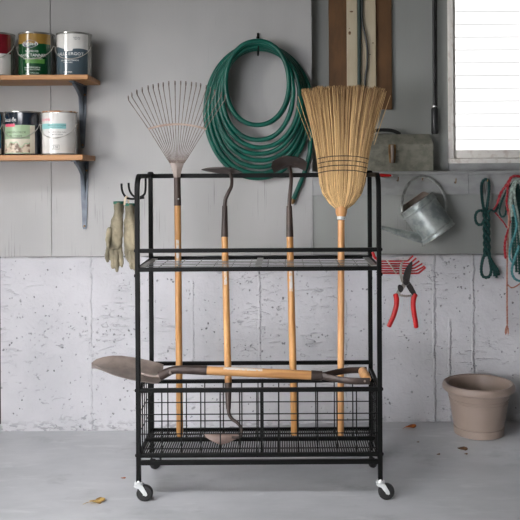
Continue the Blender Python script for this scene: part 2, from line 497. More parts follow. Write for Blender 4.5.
mb = MB(); mb.span((XE + .001, -.034, ZL - .016), (3.5, .09, ZL)); struct('trim_2', mb, 'trim', bevel=.003)
# apron under the window
mb = MB(); mb.span((WX0 - .002, .05, ZL), (2.0, .09, WZ0 + .004)); struct('trim_3', mb, 'trim', bevel=.002)
# concrete foundation with a slightly uneven top
XC = P(1.6, 350, DW).x
mb = MB()
top = []
xx = [XC + (3.5 - XC) * i / 200 for i in range(201)]
R = []
for x in xx:
    e = -.004 * abs(math.sin(x * 23) * math.sin(x * 7.1)) - random.random() * .003
    R.append([Vector((x, -.012 + random.uniform(-.001, .001), -.05)), Vector((x, -.012, Z_CON - .008 + e)), Vector((x, -.006, Z_CON + e)), Vector((x, .2, Z_CON)), Vector((x, .2, -.05))])
mb.rings(R)
struct('wall_concrete', mb, 'concrete', smooth=True)
mb = MB(); mb.span((-3.4, .10, -.05), (XC + .01, .2, Z_CON)); struct('wall_return', mb, 'dark_gap')
mb = MB(); mb.span((-4.2, -6.2, 2.62), (3.6, .34, 2.72)); struct('ceiling', mb, 'ceiling')
# outside: the neighbour's clapboards beyond the window
mb = MB()
pitch = 12.8 * 5.62 / 806
for i in range(30):
    z0 = .55 + i * pitch
    mb.add([(-.4, 1.80, z0 + .013), (3.6, 1.80, z0 + .013), (3.6, 1.8042, z0 + pitch), (-.4, 1.8042, z0 + pitch), (-.4, 1.8042, z0), (3.6, 1.8042, z0)],
           [(0, 1, 2, 3), (4, 5, 1, 0)])
mb.span((-.4, 1.83, 0), (3.6, 1.9, .55 + 30 * pitch))
struct('wall_outside', mb, 'out_siding')
mb = MB(); mb.span((-.4, .33, -.05), (3.6, 1.9, 0.0)); struct('ground_outside', mb, 'ceiling')

# window
wroot = bpy.data.objects.new('window_1', None); COL.objects.link(wroot); wroot.location = (WX0, .08, WZ0); wroot['kind'] = 'structure'
GX0 = P(455.8, 100, 3.90).x; GZ0 = P(470, 150, 3.90).z
mb = MB(); mb.span((WX0, .065, WZ0), (P(453.2, 100, 3.90).x, .15, WZ1)); obj('casing', mb, 'trim_light', wroot, bevel=.003)
mb = MB(); mb.span((P(453.2, 100, 3.90).x, .08, WZ0 + .02), (GX0, .17, WZ1)); mb.span((GX0, .08, P(470, 158.3, 3.90).z), (WX1 + .03, .17, GZ0)); mb.span((WX1, .08, WZ0 + .02), (WX1 + .04, .17, WZ1))
obj('sash', mb, 'trim_light', wroot, bevel=.002)
mb = MB(); mb.span((WX0 - .002, .045, WZ0 + .002), (WX1 + .06, .18, P(470, 158.6, 3.88).z)); obj('sill', mb, 'trim_light', wroot, bevel=.003)
gm = N('window_glass'); gm.t.nodes.remove(gm.bs)
tr = gm.t.nodes.new('ShaderNodeBsdfTransparent'); gl = gm.t.nodes.new('ShaderNodeBsdfGlossy'); gl.inputs['Roughness'].default_value = .02
fr = gm.t.nodes.new('ShaderNodeFresnel'); fr.inputs['IOR'].default_value = 1.45
mx = gm.t.nodes.new('ShaderNodeMixShader')
gm.t.links.new(fr.outputs[0], mx.inputs[0]); gm.t.links.new(tr.outputs[0], mx.inputs[1]); gm.t.links.new(gl.outputs[0], mx.inputs[2])
gm.t.links.new(mx.outputs[0], gm.t.nodes['Material Output'].inputs[0])
mb = MB(); mb.span((GX0 - .005, .135, GZ0 - .005), (WX1, .139, WZ1)); obj('pane', mb, gm.m, wroot, smooth=False)

# ------------------------------------------------------------------ shelves, brackets, paint cans
def shelf(name, xr, zb, zt, dep, label):
    mb = MB(); mb.span((-1.78, -dep, zb), (xr, -.001, zt))
    o = obj(name, mb, 'shelf', base=(xr, 0, zb), bevel=.002)
    return tag(o, label, 'shelf', 'wooden wall shelves')
UX, UZ0, UZ1 = -.858, 1.640, 1.661
LX, LZ0, LZ1 = -.884, 1.282, 1.306
shelf('wall_shelf', UX, UZ0, UZ1, .245, 'upper wooden wall shelf carrying the green can')
shelf('wall_shelf', LX, LZ0, LZ1, .245, 'lower wooden wall shelf carrying the white can')

def bracket(X, ztop, zbot, dep, label):
    r = thing('shelf_bracket', label, 'bracket', (X, 0, ztop), 'shelf brackets')
    mb = MB()
    # upright strip: tapering, with a pressed rib
    w0, w1 = .022, .010
    mb.prism([(-w0, 0), (w0, 0), (w0 * .9, -.05), (w1, zbot - ztop + .01), (w1 * .6, zbot - ztop), (-w1 * .6, zbot - ztop), (-w1, zbot - ztop + .01), (-w0 * .9, -.05)], .004, frame((X, -.0045, ztop - .001), (1, 0, 0), (0, 0, 1)))
    obj('upright', mb, 'steel_dark', r, smooth=False, bevel=.001)
    mb = MB()
    mb.prism([(-.019, 0), (.019, 0), (.012, dep), (-.012, dep)], .004, frame((X, -.004, ztop - .0035), (1, 0, 0), (0, -1, 0)))
    obj('arm', mb, 'steel_dark', r, smooth=False, bevel=.001)
    mb = MB()
    k = 24; L = abs(zbot - ztop) - .03
    cur = [(0, -.002), (dep * .86, -.002)]
    for i in range(k + 1):
        a = i / k
        cur.append((dep * .80 * (1 - a) ** 6 + .006 * (1 - a * .5), -.010 - L * a))
    cur.append((0, -L - .01))
    mb.prism(cur, .013, frame((X, -.002, ztop - .004), (0, -1, 0), (0, 0, 1)))
    obj('rib', mb, 'steel_dark', r, angle=30, bevel=.0015)
    for z in (ztop - .045, zbot + .014):
        s = MB().ball((X + .011 if z > ztop - .1 else X, -.008, z), .0055, 10)
        obj('screw', s, 'brass', r)
    return r
BX = -.942
bracket(BX, UZ0, P(84, 148, DW).z, .20, 'steel bracket under the upper shelf, in front of the wall')
bracket(BX + .006, LZ0, P(86, 229, DW).z, .20, 'steel bracket under the lower shelf, ending above the gloves')

def arc_patch(mb, c, r, a0, a1, z0, z1, n=24, wav=None):
    """cylindrical patch; angle 0 faces -y, positive to +x"""
    R = []
    V = []; Fc = []
    for i in range(n + 1):
        a = math.radians(lerp(a0, a1, i / n))
        zz0 = z0 if not callable(z0) else z0(i / n)
        zz1 = z1 if not callable(z1) else z1(i / n)
        for z in (zz0, zz1):
            V.append((c[0] + r * math.sin(a), c[1] - r * math.cos(a), z))
    for i in range(n):
        Fc.append((2 * i, 2 * i + 2, 2 * i + 3, 2 * i + 1))
    mb.add(V, Fc)
def arc_text(mb, c, r, string, size, adeg, z, stretch=1.0):
    vs, fs = text_geo(string, size)
    out = []
    for v in vs:
        a = math.radians(adeg) + v.x * stretch / r
        out.append((c[0] + r * math.sin(a), c[1] - r * math.cos(a), z + v.y))
    mb.add(out, fs)

CR, CH = .0798, .2000
def can(px, d, z, label, kind):
    X = (px - CX + ROLL * 0) * d / F; c = (X, d - DW, z)
    r = thing('paint_can', label, 'paint can', c, 'paint cans on the shelves')
    x, y = c[0], c[1]
    T = Matrix.Translation(c)
    rim = {'white': 'tin_rust'}.get(kind, 'tin')
    body_m = {'white': 'white_label', 'green': 'green_label', 'red': 'red_label', 'blue': 'blue_label'}.get(kind, 'tin')
    mb = MB().lathe([(CR - .004, 0), (CR, .001), (CR + .001, .004), (CR - .0012, .007), (CR - .0012, CH - .008), (CR - .002, CH - .006)], 48, T)
    obj('body', mb, 'tin' if kind != 'navy' else 'navy_label', r)
    mb = MB().lathe([(CR - .002, CH - .007), (CR + .0008, CH - .005), (CR + .001, CH - .001), (CR - .002, CH), (CR - .006, CH - .001), (CR - .0075, CH - .006), (CR - .012, CH - .006), (CR - .013, CH - .003), (.0, CH - .003)], 48, T)
    obj('lid', mb, rim, r)
    C = (x, y); rl = CR - .0006; rt = CR - .0001; ru = CR + .0002
    Z = lambda t: z + .008 + t * (CH - .017)
    def lay(name, mat, a0, a1, t0, t1, rr=rl, n=28):
        mb = MB()
        f = lambda q: (lambda u: Z(q(u))) if callable(q) else Z(q)
        arc_patch(mb, C, rr, a0, a1, f(t0), f(t1), n)
        return obj(name, mb, mat, lab if name != 'paper_label' else r)
    def words_on(mat, *rows):
        for (st, size, a, t, q) in rows:
            mb = MB(); arc_text(mb, C, ru, st, size, a, Z(t), q)
            obj('lettering', mb, mat, lab, smooth=False)
    lab = None
    if kind == 'green':
        lab = lay('paper_label', 'green_label', -80, 66, 0, 1)
        lay('gold_band', 'gold', -80, 66, .76, 1, rt)
        lay('green_band', 'green_light', -22, 42, .27, .38, rt)
        mb = MB()
        # pointed oval badge
        V = []; 
        for k in range(24):
            a = 2 * PI * k / 24
            V.append((.034 * math.cos(a), .0165 * math.sin(a) * (1 - .25 * abs(math.cos(a)))))
        def badge(sc, rr, mat, nm):
            b = MB(); vs = []
            for (u, v) in V:
                aa = math.radians(-6) + u * sc / rr
                vs.append((x + rr * math.sin(aa), y - rr * math.cos(aa), Z(.745) + v * sc))
            b.add(vs, [tuple(range(24))]); obj(nm, b, mat, lab, smooth=False)
        badge(1.12, rt + .0003, 'print_white', 'badge_border'); badge(1.0, rt + .0006, 'purple_badge', 'badge')
        mb = MB(); arc_text(mb, C, rt + .001, 'Fielded', .021, -6, Z(.745), 1.0); obj('lettering', mb, 'print_white', lab, smooth=False)
        words_on('print_white', ('INTERIORS', .012, 0, .565, 1.05), ('DARK TANNER', .0185, 2, .465, 1.0), ('WATERBASED FINISH', .0095, 2, .385, 1.0), ('PROTECTIVE DECK', .0085, 2, .165, 1.0), ('COATING STAIN', .0085, 2, .115, 1.1), ('ONE GALLON', .008, 2, .03, 1.2))
    elif kind == 'slate':
        lab = lay('paper_label', 'white_label', -80, 64, 0, 1)
        lay('slate_field', 'slate_label', -80, 62, 0, lambda u: .66 + .05 * math.sin(u * 9) * (1 - u) - .04 * u - (.05 if .42 < u < .62 else 0), rt, 60)
        words_on('print_white', ('SALLS ERGOT', .0195, -2, .50, 1.1), ('SILKEN INTERIOR', .0095, -2, .34, 1.15), ('WASHABLE', .008, -8, .29, 1.1), ('2.5 LITRES', .008, -8, .05, 1.2))
        words_on('slate_dark', ('ENDURE', .007, 22, .90, 1.2), ('MATTE', .007, 22, .86, 1.2))
    elif kind == 'navy':
        lab = lay('paper_label', 'sage_label', -80, 58, 0, .70)
        lay('cream_margin', 'cream_label', 40, 58, 0, .69, rt)
        lay('pebble_band', 'pebble_label', -80, 40, .02, lambda u: .22 + .05 * math.sin(u * 14) + .03 * math.sin(u * 31), rt, 60)
        lay('pale_band', 'cream_label', -80, 40, lambda u: .25 + .05 * math.sin(u * 14) + .03 * math.sin(u * 31), .36, rt - .0002, 60)
        mb = MB(); arc_patch(mb, C, rt + .0003, -52, -8, Z(.66), Z(.73), 12); obj('pink_tab', mb, 'pink_label', lab)
        words_on('print_white', ('Seaside', .026, -30, .83, 1.0))
        words_on('print_dark', ('GARDEN DECK', .013, -8, .52, 1.1), ('OIL FINISH', .012, -8, .43, 1.1))
    elif kind == 'white':
        lab = lay('paper_label', 'white_label', -80, 76, 0, 1)
        lay('teal_band', 'teal_label', -58, 36, .60, .73, rt)
        mb = MB(); arc_text(mb, C, ru, 'SEMPRE', .017, -32, Z(.82), 1.1); obj('lettering', mb, 'pink_label', lab, smooth=False)
        words_on('print_dark', ('PREMIUM INTERIOR', .008, 6, .685, 1.2), ('LATEX PAINT', .008, 6, .635, 1.2), ('low odour easy clean', .008, 6, .52, 1.2), ('eggshell white', .008, 6, .46, 1.2), ('J20', .016, 2, .15, 1.1))
        mb = MB()
        for a0, a1, t0, t1 in ((-10, 14, .195, .203), (-10, 14, .095, .103), (-10, -9.4, .095, .203), (13.4, 14, .095, .203)):
            arc_patch(mb, C, ru, a0, a1, Z(t0), Z(t1), 6)
        obj('printed_box', mb, 'print_dark', lab)
    elif kind == 'red':
        lab = lay('paper_label', 'red_label', -80, 66, .52, 1)
        lay('white_band', 'white_label', -80, 66, 0, .52, rl)
    elif kind == 'blue':
        lab = lay('paper_label', 'blue_label', -80, 74, .14, 1)
        lay('white_band', 'white_label', -80, 74, 0, .14, rl)
    # ears and the wire bail hanging down in front
    za = z + CH * .72
    for s in (-1, 1):
        mb = MB().lathe([(.0, 0), (.010, 0), (.0095, .003), (.005, .0055), (0, .0055)], 16, frame((x + s * (CR - .002), y, za), (0, s, 0), (0, 0, 1)))
        obj('ear', mb, 'tin', r)
    pts = []
    for k in range(41):
        a = PI * k / 40
        u = math.cos(a); q = math.sin(a)
        ra = CR + .010 - .006 * q
        pts.append(Vector((x - u * (CR + .0022), y - math.sqrt(max(0, (CR + .004) ** 2 - (u * (CR + .0005)) ** 2)) * .999 * (1 if q > .02 else q / .02), za - .068 * q)))
    mb = MB().tube(pts, .0019, 6); obj('bail_handle', mb, 'bail_wire', r)
    return r
can(37.4, 3.695, UZ1, 'green paint can with gold top band and purple badge', 'green')
can(75.2, 3.70, UZ1, 'slate grey and white paint can at the upper shelf end', 'slate')
can(-2, 3.69, UZ1, 'dark red and white paint can left of the green can', 'red')
can(60, 3.695, LZ1, 'white paint can with rusty rim and pale teal label band', 'white')
can(23.2, 3.70, LZ1, 'navy-topped paint can with sage green and pebble label', 'navy')
can(-13.8, 3.695, LZ1, 'blue paint can cut off by the photo edge on the lower shelf', 'blue')

# ------------------------------------------------------------------ rolling storage cart
XA, XB = -.540, .359
YF, YB, YM = 3.0 - DW, 3.31 - DW, 3.16 - DW
ZT = 1.209
SIDE = .0172
cart = thing('storage_cart', 'black metal rolling tool rack holding the long garden tools', 'rack', ((XA + XB) / 2, (YF + YB) / 2, 0))
def bent_frame(X):
    Rr = .055; pts = [(X, YF, .068), (X, YF, ZT - Rr)]
    for k in range(1, 9):
        a = PI / 2 * k / 8
        pts.append((X, YF + Rr - Rr * math.cos(a), ZT - Rr + Rr * math.sin(a)))
    pts.append((X, YB, ZT))
    return MB().sq(pts, SIDE)
for X in (XA, XB):
    obj('side_frame', bent_frame(X), 'black', cart, angle=25, bevel=.0025)
    p = obj('post', MB().sq([(X, YB, .068), (X, YB, ZT + .004)], SIDE), 'black', cart, bevel=.0025)
    obj('post_cap', MB().lathe([(.013, 0), (.013, .004), (.009, .009), (0, .010)], 16, Matrix.Translation((X, YB, ZT + .008))), 'black', p)
def rail(name, y, z, side=.0150, mat='black', x0=XA, x1=XB):
    return obj(name, MB().sq([(x0, y, z), (x1, y, z)], side), mat, cart, bevel=.002)
rail('top_rail', YB, ZT, .0185)
rail('guard_rail', YF, .9306, .0148)
rail('guard_rail', YB, .4385, .0150)
# wire shelf
ZS = .862
mb = MB()
mb.sq([(XA, YF, ZS - .001), (XB, YF, ZS - .001)], .0155); mb.sq([(XA, YB, ZS + .009), (XB, YB, ZS + .009)], .0140)
for X in (XA, XB): mb.sq([(X, YF, ZS), (X, YB, ZS + .006)], .0120)
ws = obj('wire_shelf', mb, 'black', cart, bevel=.002)
mb = MB()
for y in (3.05, 3.105, 3.160, 3.213): mb.tube([(XA, y - DW, ZS + .005), (XB, y - DW, ZS + .005)], .0020, 6)
xc = (XA + XB) / 2
for k in range(-7, 7):
    x = xc + .0685 * k + .034
    if XA + .02 < x < XB - .02: mb.tube([(x, YF, ZS + .002), (x, YB, ZS + .002)], .0020, 6)
obj('shelf_wires', mb, 'shelf_wire', ws)
for x, w in ((XA + .018, .022), (xc, .024), (XB - .018, .022)):
    mb = MB(); mb.span((x - w / 2, YF + .004, ZS + .0065), (x + w / 2, YB - .004, ZS + .0095)); obj('shelf_strip', mb, 'grey_steel', ws, smooth=False)
# basket
ZR, ZG = .411, .160
mb = MB()
for y in (YF,): mb.sq([(XA, y, ZR), (XB, y, ZR)], .0155)
for X in (XA, XB): mb.sq([(X, YF, ZR), (X, YB, ZR)], .0135)
for X in (XA, XB): mb.sq([(X, YF, .166), (X, YB, .166)], .0135); 
bk = obj('basket', mb, 'black', cart, bevel=.002)
mb = MB(); mb.sq([(XA, YF, .1695), (XB, YF, .1695)], .0150); mb.sq([(XA, YF, .1425), (XB, YF, .1425)], .0165); mb.sq([(XA, YB, .166), (XB, YB, .166)], .014)
obj('base_rail', mb, 'black', bk, bevel=.002)
mb = MB(); mb.sq([(XA, YM, .403), (XB, YM, .403)], .0140); mb.sq([(XA, YM, .176), (XB, YM, .176)], .0150)
dv = obj('divider', mb, 'black', bk, bevel=.002)
def grid(y, zt, zb):
    mb = MB()
    for k in range(-6, 7):
        x = xc + .0725 * k
        if XA + .01 < x < XB - .01:
            if k == 0: mb.box((x - .0085, y, (zt + zb) / 2), (.004, .004, zt - zb)); mb.box((x + .0085, y, (zt + zb) / 2), (.009, .003, zt - zb))
            else: mb.tube([(x, y, zb), (x, y, zt)], .0023, 6)
    for z in (.3216, .249): mb.tube([(XA, y - .003, z), (XB, y - .003, z)], .0021, 6)
    return mb
obj('wire_panel', grid(YF + .002, ZR, .165), 'black_wire', bk)
obj('wire_panel', grid(YM, .403, .176), 'black_wire', bk)
for X in (XA, XB):
    mb = MB()
    for k in range(1, 7): 
        y = lerp(YF, YB, k / 7); mb.tube([(X, y, .166), (X, y, ZR)], .0023, 6)
    for z in (.3216, .249): mb.tube([(X, YF, z), (X, YB, z)], .0021, 6)
    obj('wire_panel', mb, 'black_wire', bk)
mb = MB(); nb = 98
for k in range(nb):
    x = lerp(XA + .012, XB - .012, k / (nb - 1)); mb.tube([(x, YF, ZG + .004), (x, YB, ZG + .004)], .0029, 6)
for y in (3.04, 3.10, 3.22, 3.27): mb.tube([(XA, y - DW, ZG), (XB, y - DW, ZG)], .0026, 6)
obj('floor_grating', mb, 'black_wire', bk)
# bolts on the uprights
for X, s in ((XA, -1), (XB, 1)):
    for z in (.9306, .838, .411, .1695):
        obj('bolt', MB().lathe([(.0065, 0), (.006, .0028), (.003, .0045), (0, .0048)], 12, frame((X + s * SIDE / 2, YF, z), (0, s, 0), (0, 0, 1))), 'black', cart)
# casters
def caster(X, Y, ph=0.0):
    tx, ty = math.cos(ph), math.sin(ph); nx, ny = -ty, tx
    M0 = Vector((X, Y, 0))
    mb = MB()
    mb.lathe([(.0125, .062), (.0165, .064), (.0165, .070), (.011, .072), (.009, .078)], 20, Matrix.Translation(M0))
    wx, wy = X + .022 * tx, Y + .022 * ty; zc = .0305
    for s in (-1, 1):
        mb.prism([(-.017, .060), (.016, .062), (.032, .034), (.0335, .026), (.028, .0225), (.021, .026), (.002, .050), (-.012, .055)], .0022, frame((X + s * .0145 * nx, Y + s * .0145 * ny, 0), (tx, ty, 0), (0, 0, 1)))
    mb.box((X, Y, .061), (.031, .031, .004), Matrix.Rotation(ph, 3, 'Z'))
    c = obj('caster', mb, 'chrome', cart, angle=30)
    Mx = frame((wx, wy, zc), (tx, ty, 0), (0, 0, 1))
    obj('wheel', MB().lathe([(.006, -.0115), (.020, -.0115), (.0275, -.010), (.0302, -.006), (.0305, 0), (.0302, .006), (.0275, .010), (.020, .0115), (.006, .0115)], 32, Mx), 'rubber', c)
    obj('axle', MB().lathe([(.0, -.0185), (.0045, -.0185), (.0045, .0185), (0, .0185)], 12, Mx), 'chrome', c)
for X in (XA, XB):
    for Y, ph in ((YF, .0), (YB, 1.05)): caster(X, Y, ph)
# prong hooks on the left side frame
dh = 3.15
stem = [P(143, 197.5, dh), P(137, 198.5, dh), P(131.5, 199, dh)]
for pts in ([(121.4, 183.5), (121.8, 189), (123.5, 194), (127, 197.8), (132, 199), (138, 198)],
            [(128.5, 182.8), (129.2, 189), (131.5, 194), (135, 197), (138, 198)],
            [(145.6, 177), (145.4, 190), (143.6, 195), (138, 198)]):
    q = spl([P(a, b, dh) for a, b in pts], 6)
    obj('hook', MB().tube(q, .0042, 8), 'black', cart)
obj('hook_stem', MB().tube([P(138, 198, dh), Vector((XA, dh - DW, P(138, 198, dh).z + .004))], .0065, 8), 'black', cart)

# ------------------------------------------------------------------ gloves
def glove(cx, w, top, d, fingers, thumb, label, twist):
    """built from the cuff down; fused by a voxel remesh"""
    base = P(cx, top, d)
    r = thing('work_glove', label, 'glove', base, 'pair of work gloves on the cart hook')
    mb = MB()
    def ring(px, py, hw, th, dd=0):
        c = P(px, py, d + dd); s = d / F; R = []
        for k in range(20):
            a = 2 * PI * k / 20
            R.append(c + Vector((hw * s * math.cos(a), th * math.sin(a), -.0)))
        return R
    mb.rings([ring(px, py, hw, th) for px, py, hw, th in w])
    for f in fingers:
        pts = spl([P(a, b, d + e) for a, b, e in f[0]], 5)
        n = len(pts); r0, r1 = f[1]
        rs = [lerp(r0, r1, i / (n - 1)) for i in range(n)]; rs[-1] *= .55; rs[-2] *= .85
        mb.tube(pts, rs, 10)
    o = obj('shell', mb, 'glove', r)
    m = o.modifiers.new('fuse', 'REMESH'); m.mode = 'VOXEL'; m.voxel_size = .0026; m.use_smooth_shade = True
    m = o.modifiers.new('soften', 'SMOOTH'); m.factor = .5; m.iterations = 5
    tx = bpy.data.textures.new('wrinkles', 'CLOUDS'); tx.noise_scale = .030; tx.noise_depth = 2
    m = o.modifiers.new('wrinkles', 'DISPLACE'); m.texture = tx; m.strength = .010; m.mid_level = .5; m.texture_coords = 'LOCAL'
    # green hem round the cuff
    px, py, hw, th = w[0]
    hm = MB(); hm.rings([ring(px, py - .6, hw + .2, th + .002), ring(px, py + 1.8, hw + .25, th + .002), ring(px, py + 1.8, hw - .6, th - .001), ring(px, py - .6, hw - .6, th - .001)], closed=True)
    obj('hem', hm, 'glove_hem', r)
    return r
s = 3.12 / F
glove(118.4, [(118.6, 202, 5.0, .020), (118.7, 207, 5.1, .019), (118.5, 212, 5.0, .017), (117.8, 217, 5.1, .016), (116.6, 225, 6.2, .018), (115.6, 234, 7.4, .018), (114.6, 244, 7.6, .017), (114, 249, 7.0, .015)], 202, 3.125,
      [([(108.6, 240, 0), (107.2, 254, -.006), (107.8, 263, -.004)], (.0092, .0072)),
       ([(112.4, 246, 0), (112.2, 259, -.004), (112.9, 268.5, .0)], (.0093, .0072)),
       ([(116.3, 246, 0), (116.6, 261, -.004), (117.2, 272, .002)], (.0093, .0074)),
       ([(119.8, 243, .004), (121.2, 257, .0), (122.0, 268, .004)], (.0088, .0068)),
       ([(110.5, 228, -.01), (108.2, 238, -.022), (108.8, 249, -.026)], (.0105, .0078))],
      None, 'beige work glove hanging free at the far left of the rack', 0)
glove(130.5, [(130, 204, 5.2, .020), (130.2, 210, 5.2, .019), (130, 216, 5.2, .018), (130.2, 226, 6.2, .018), (130.8, 236, 7.2, .018), (131.4, 245, 7.2, .017), (131.8, 250, 6.6, .015)], 204, 3.135,
      [([(126.6, 240, 0), (126.9, 252, -.004), (129.0, 262, .0)], (.0092, .0072)),
       ([(130, 246, 0), (130.6, 259, -.004), (132.0, 269.5, .0)], (.0093, .0074)),
       ([(133.6, 246, 0), (134.2, 260, 0), (134.6, 271, .004)], (.0093, .0074)),
       ([(136.6, 243, .004), (137.8, 255, .004), (138.4, 264, .006)], (.0088, .0068)),
       ([(131.5, 226, -.014), (133.6, 234, -.026), (134.2, 245, -.026)], (.0105, .0078))],
      None, 'beige work glove partly behind the front post of the rack', 1)
mb = MB(); q = spl([P(124.5, 205, 3.12), P(125.2, 199, 3.125), P(126.8, 196.2, 3.14), P(128.2, 199, 3.155), P(128.6, 205, 3.15)], 5)
mb.tube(q, .0042, 8, flat=(1, .45))
tag(obj('glove_loop', mb, 'strap', base=P(126, 203, 3.13)), 'beige strap loop holding the two gloves on the hook', 'strap')

# ------------------------------------------------------------------ long tools
def handle_pts(pts):      # (px,py,d)
    return [P(*p) for p in pts]
def sticker(mb, a, b, r, half=1.0, n=8):
    ax = (b - a).normalized(); e = Vector((1, 0, 0)); e = (e - ax * e.dot(ax)).normalized(); f = ax.cross(e)
    if f.y > 0: f = -f
    rows = []
    for p in (a, b):
        rows.append([p + (e * math.sin(t) + f * math.cos(t)) * r for t in [lerp(-half, half, k / n) for k in range(n + 1)]])
    V = rows[0] + rows[1]
    mb.add(V, [(k, k + 1, n + 2 + k, n + 1 + k) for k in range(n)])
    return mb

# leaf rake
b0, b1 = P(179.8, 436.3, 3.213), P(177.6, 203, 3.284)
rk = thing('leaf_rake', 'wire leaf rake with fanned tines standing left in the rack', 'rake', b0)
rh = obj('handle', MB().tube([b0, lerp(b0, b1, .01), lerp(b0, b1, .5), b1], [.0115, .0133, .0136, .0133], 20), 'ash', rk)
obj('sticker', sticker(MB(), lerp(b0, b1, .70), lerp(b0, b1, .84), .0139, .45), 'sticker', rh)
b2 = P(177.2, 177.5, 3.284)
fe = obj('ferrule', MB().tube([lerp(b1, b2, -.1), lerp(b1, b2, .05), b2], [.0146, .0146, .0136], 20), 'iron', rk)
obj('rivet', MB().ball(P(178.5, 199, 3.268), .0035, 8), 'chrome', fe)
# tang: flat tapering sheet
mb = MB(); R = []
for py, hw in ((182, 2.9), (177, 3.3), (172, 4.2), (166, 6.0), (160, 8.0)):
    c = P(177.0, py, 3.284); k = hw * 3.284 / F
    R.append([c + Vector((-k, -.003, 0)), c + Vector((0, -.0075, 0)), c + Vector((k, -.003, 0)), c + Vector((k, .001, 0)), c + Vector((0, -.003, 0)), c + Vector((-k, .001, 0))])
obj('tang', mb.rings(R), 'rake_tang', rk, angle=20)
tips = [(128.5, 96), (132, 93), (137, 90), (142.3, 87.8), (148.2, 85.8), (153.2, 84.7), (158.4, 83.6), (163.2, 82.8), (168.8, 81.6), (175, 81.2), (180.7, 81.2), (185.8, 81.6), (191.5, 82.2), (196, 82.8), (200.5, 83.6), (206, 85.4), (210.5, 87.2), (214.5, 90), (221, 92.4), (225, 95.4)]
nt = len(tips)
def bar_y(x): return 124.3 + ((x - 177) / 29.0) ** 2 * 4.8
for i, (tx_, ty_) in enumerate(tips):
    u = i / (nt - 1) * 2 - 1
    bx = 177 + u * 7.2
    bxr = 177 + u * 28.3
    d0 = 3.278
    p0 = P(bx, 163, d0); pb = P(bxr, bar_y(bxr) + .4, d0 - .012); pt = P(tx_, ty_ + 4.2, d0 - .03); pe = P(tx_ + u * .3, ty_, d0 - .055)
    q = [p0, pb, lerp(pb, pt, .6), pt]
    e = spl([pt, P(tx_ + u * .25, ty_ + 1.2, d0 - .036), pe], 4)
    obj('tine', MB().tube(q + e[1:], [.0014] * (len(q) - 1) + [.0017] + [.0024] * (len(e) - 1), 6), 'rake_tine', rk)
mb = MB(); R = []
for k in range(21):
    x = lerp(148.3, 206.2, k / 20); c = P(x, bar_y(x), 3.266)
    R.append([c + Vector((0, -.003, -.0042)), c + Vector((0, -.003, .0042)), c + Vector((0, .003, .0042)), c + Vector((0, .003, -.0042))])
obj('tine_bar', mb.rings(R), 'rake_bar', rk, angle=20)

# double-headed hoe
h0, h1 = P(228.3, 384, 3.132), P(224.6, 236, 3.262)
dh_ = thing('double_hoe', 'long hoe with a blade at each end, second handle from left', 'hoe', P(222, 443, 3.10))
hh = obj('handle', MB().tube([h0, lerp(h0, h1, .5), h1], .0134, 20), 'ash', dh_)
obj('sticker', sticker(MB(), lerp(h0, h1, .66), lerp(h0, h1, .80), .0137, .45), 'sticker', hh)
h2 = P(224.8, 206, 3.285)
obj('ferrule', MB().tube([lerp(h1, h2, -.04), lerp(h1, h2, .02), h2], [.0144, .0144, .0108], 16), 'iron', dh_)
q = spl([h2, P(225.6, 199, 3.287), P(228.6, 192, 3.283), P(231.4, 186, 3.27), P(231.6, 178, 3.252), P(229.6, 171.5, 3.245)], 6)
obj('neck', MB().tube(q, [lerp(.0082, .0066, i / (len(q) - 1)) for i in range(len(q))], 12), 'iron', dh_)
# top blade: a broad leaf seen almost edge-on
def blade(mb, outline, t=.003):
    """outline: list of (px,py,d) run round the rim; centre crowned"""
    pts = [P(*o) for o in outline]; c = sum(pts, Vector()) / len(pts)
    nrm = Vector()
    for i in range(len(pts)): nrm += (pts[i] - c).cross(pts[(i + 1) % len(pts)] - c)
    nrm.normalize(); n = len(pts)
    inner = [lerp(c, p, .5) + nrm * .006 for p in pts]
    V = pts + inner + [c + nrm * .008]
    V2 = [v - nrm * t for v in V]; m = len(V)
    Fc = []
    for i in range(n):
        j = (i + 1) % n
        Fc += [(i, j, n + j, n + i), (n + i, n + j, 2 * n), (m + j, m + i, m + n + i, m + n + j), (m + n + j, m + n + i, m + 2 * n), (j, i, m + i, m + j)]
    mb.add(V + V2, Fc)
    return mb
obj('blade', blade(MB(), [(201.5, 169.2, 3.20), (208, 167.6, 3.17), (216, 166.9, 3.15), (225, 166.9, 3.145), (233, 167.6, 3.16), (242.5, 172, 3.22), (238, 173, 3.245), (228, 173.4, 3.255), (215, 172.2, 3.24), (206, 170.6, 3.22)]), 'iron', dh_, angle=60)
h3 = P(228.4, 409, 3.112)
obj('ferrule', MB().tube([lerp(h0, h3, -.06), lerp(h0, h3, .02), h3], [.0140, .0140, .0088], 16), 'iron', dh_)
q = spl([h3, P(229, 414, 3.108), P(232, 419, 3.102), P(237.5, 423, 3.095), P(241.2, 428.5, 3.088), P(241.6, 434, 3.085), P(238.8, 437.2, 3.088), P(232, 437.2, 3.093)], 6)
obj('neck', MB().tube(q, [lerp(.0072, .005, i / (len(q) - 1)) for i in range(len(q))], 12), 'iron', dh_)
obj('blade', blade(MB(), [(204.4, 434.4, 3.104), (205.6, 437.0, 3.098), (212.5, 441.6, 3.092), (220.5, 445.2, 3.088), (229, 442.6, 3.091), (237.6, 438.0, 3.096), (239.4, 435.4, 3.101), (237, 433.6, 3.104), (222, 432.8, 3.106), (209, 433.2, 3.106)]), 'iron_mid', dh_, angle=60)

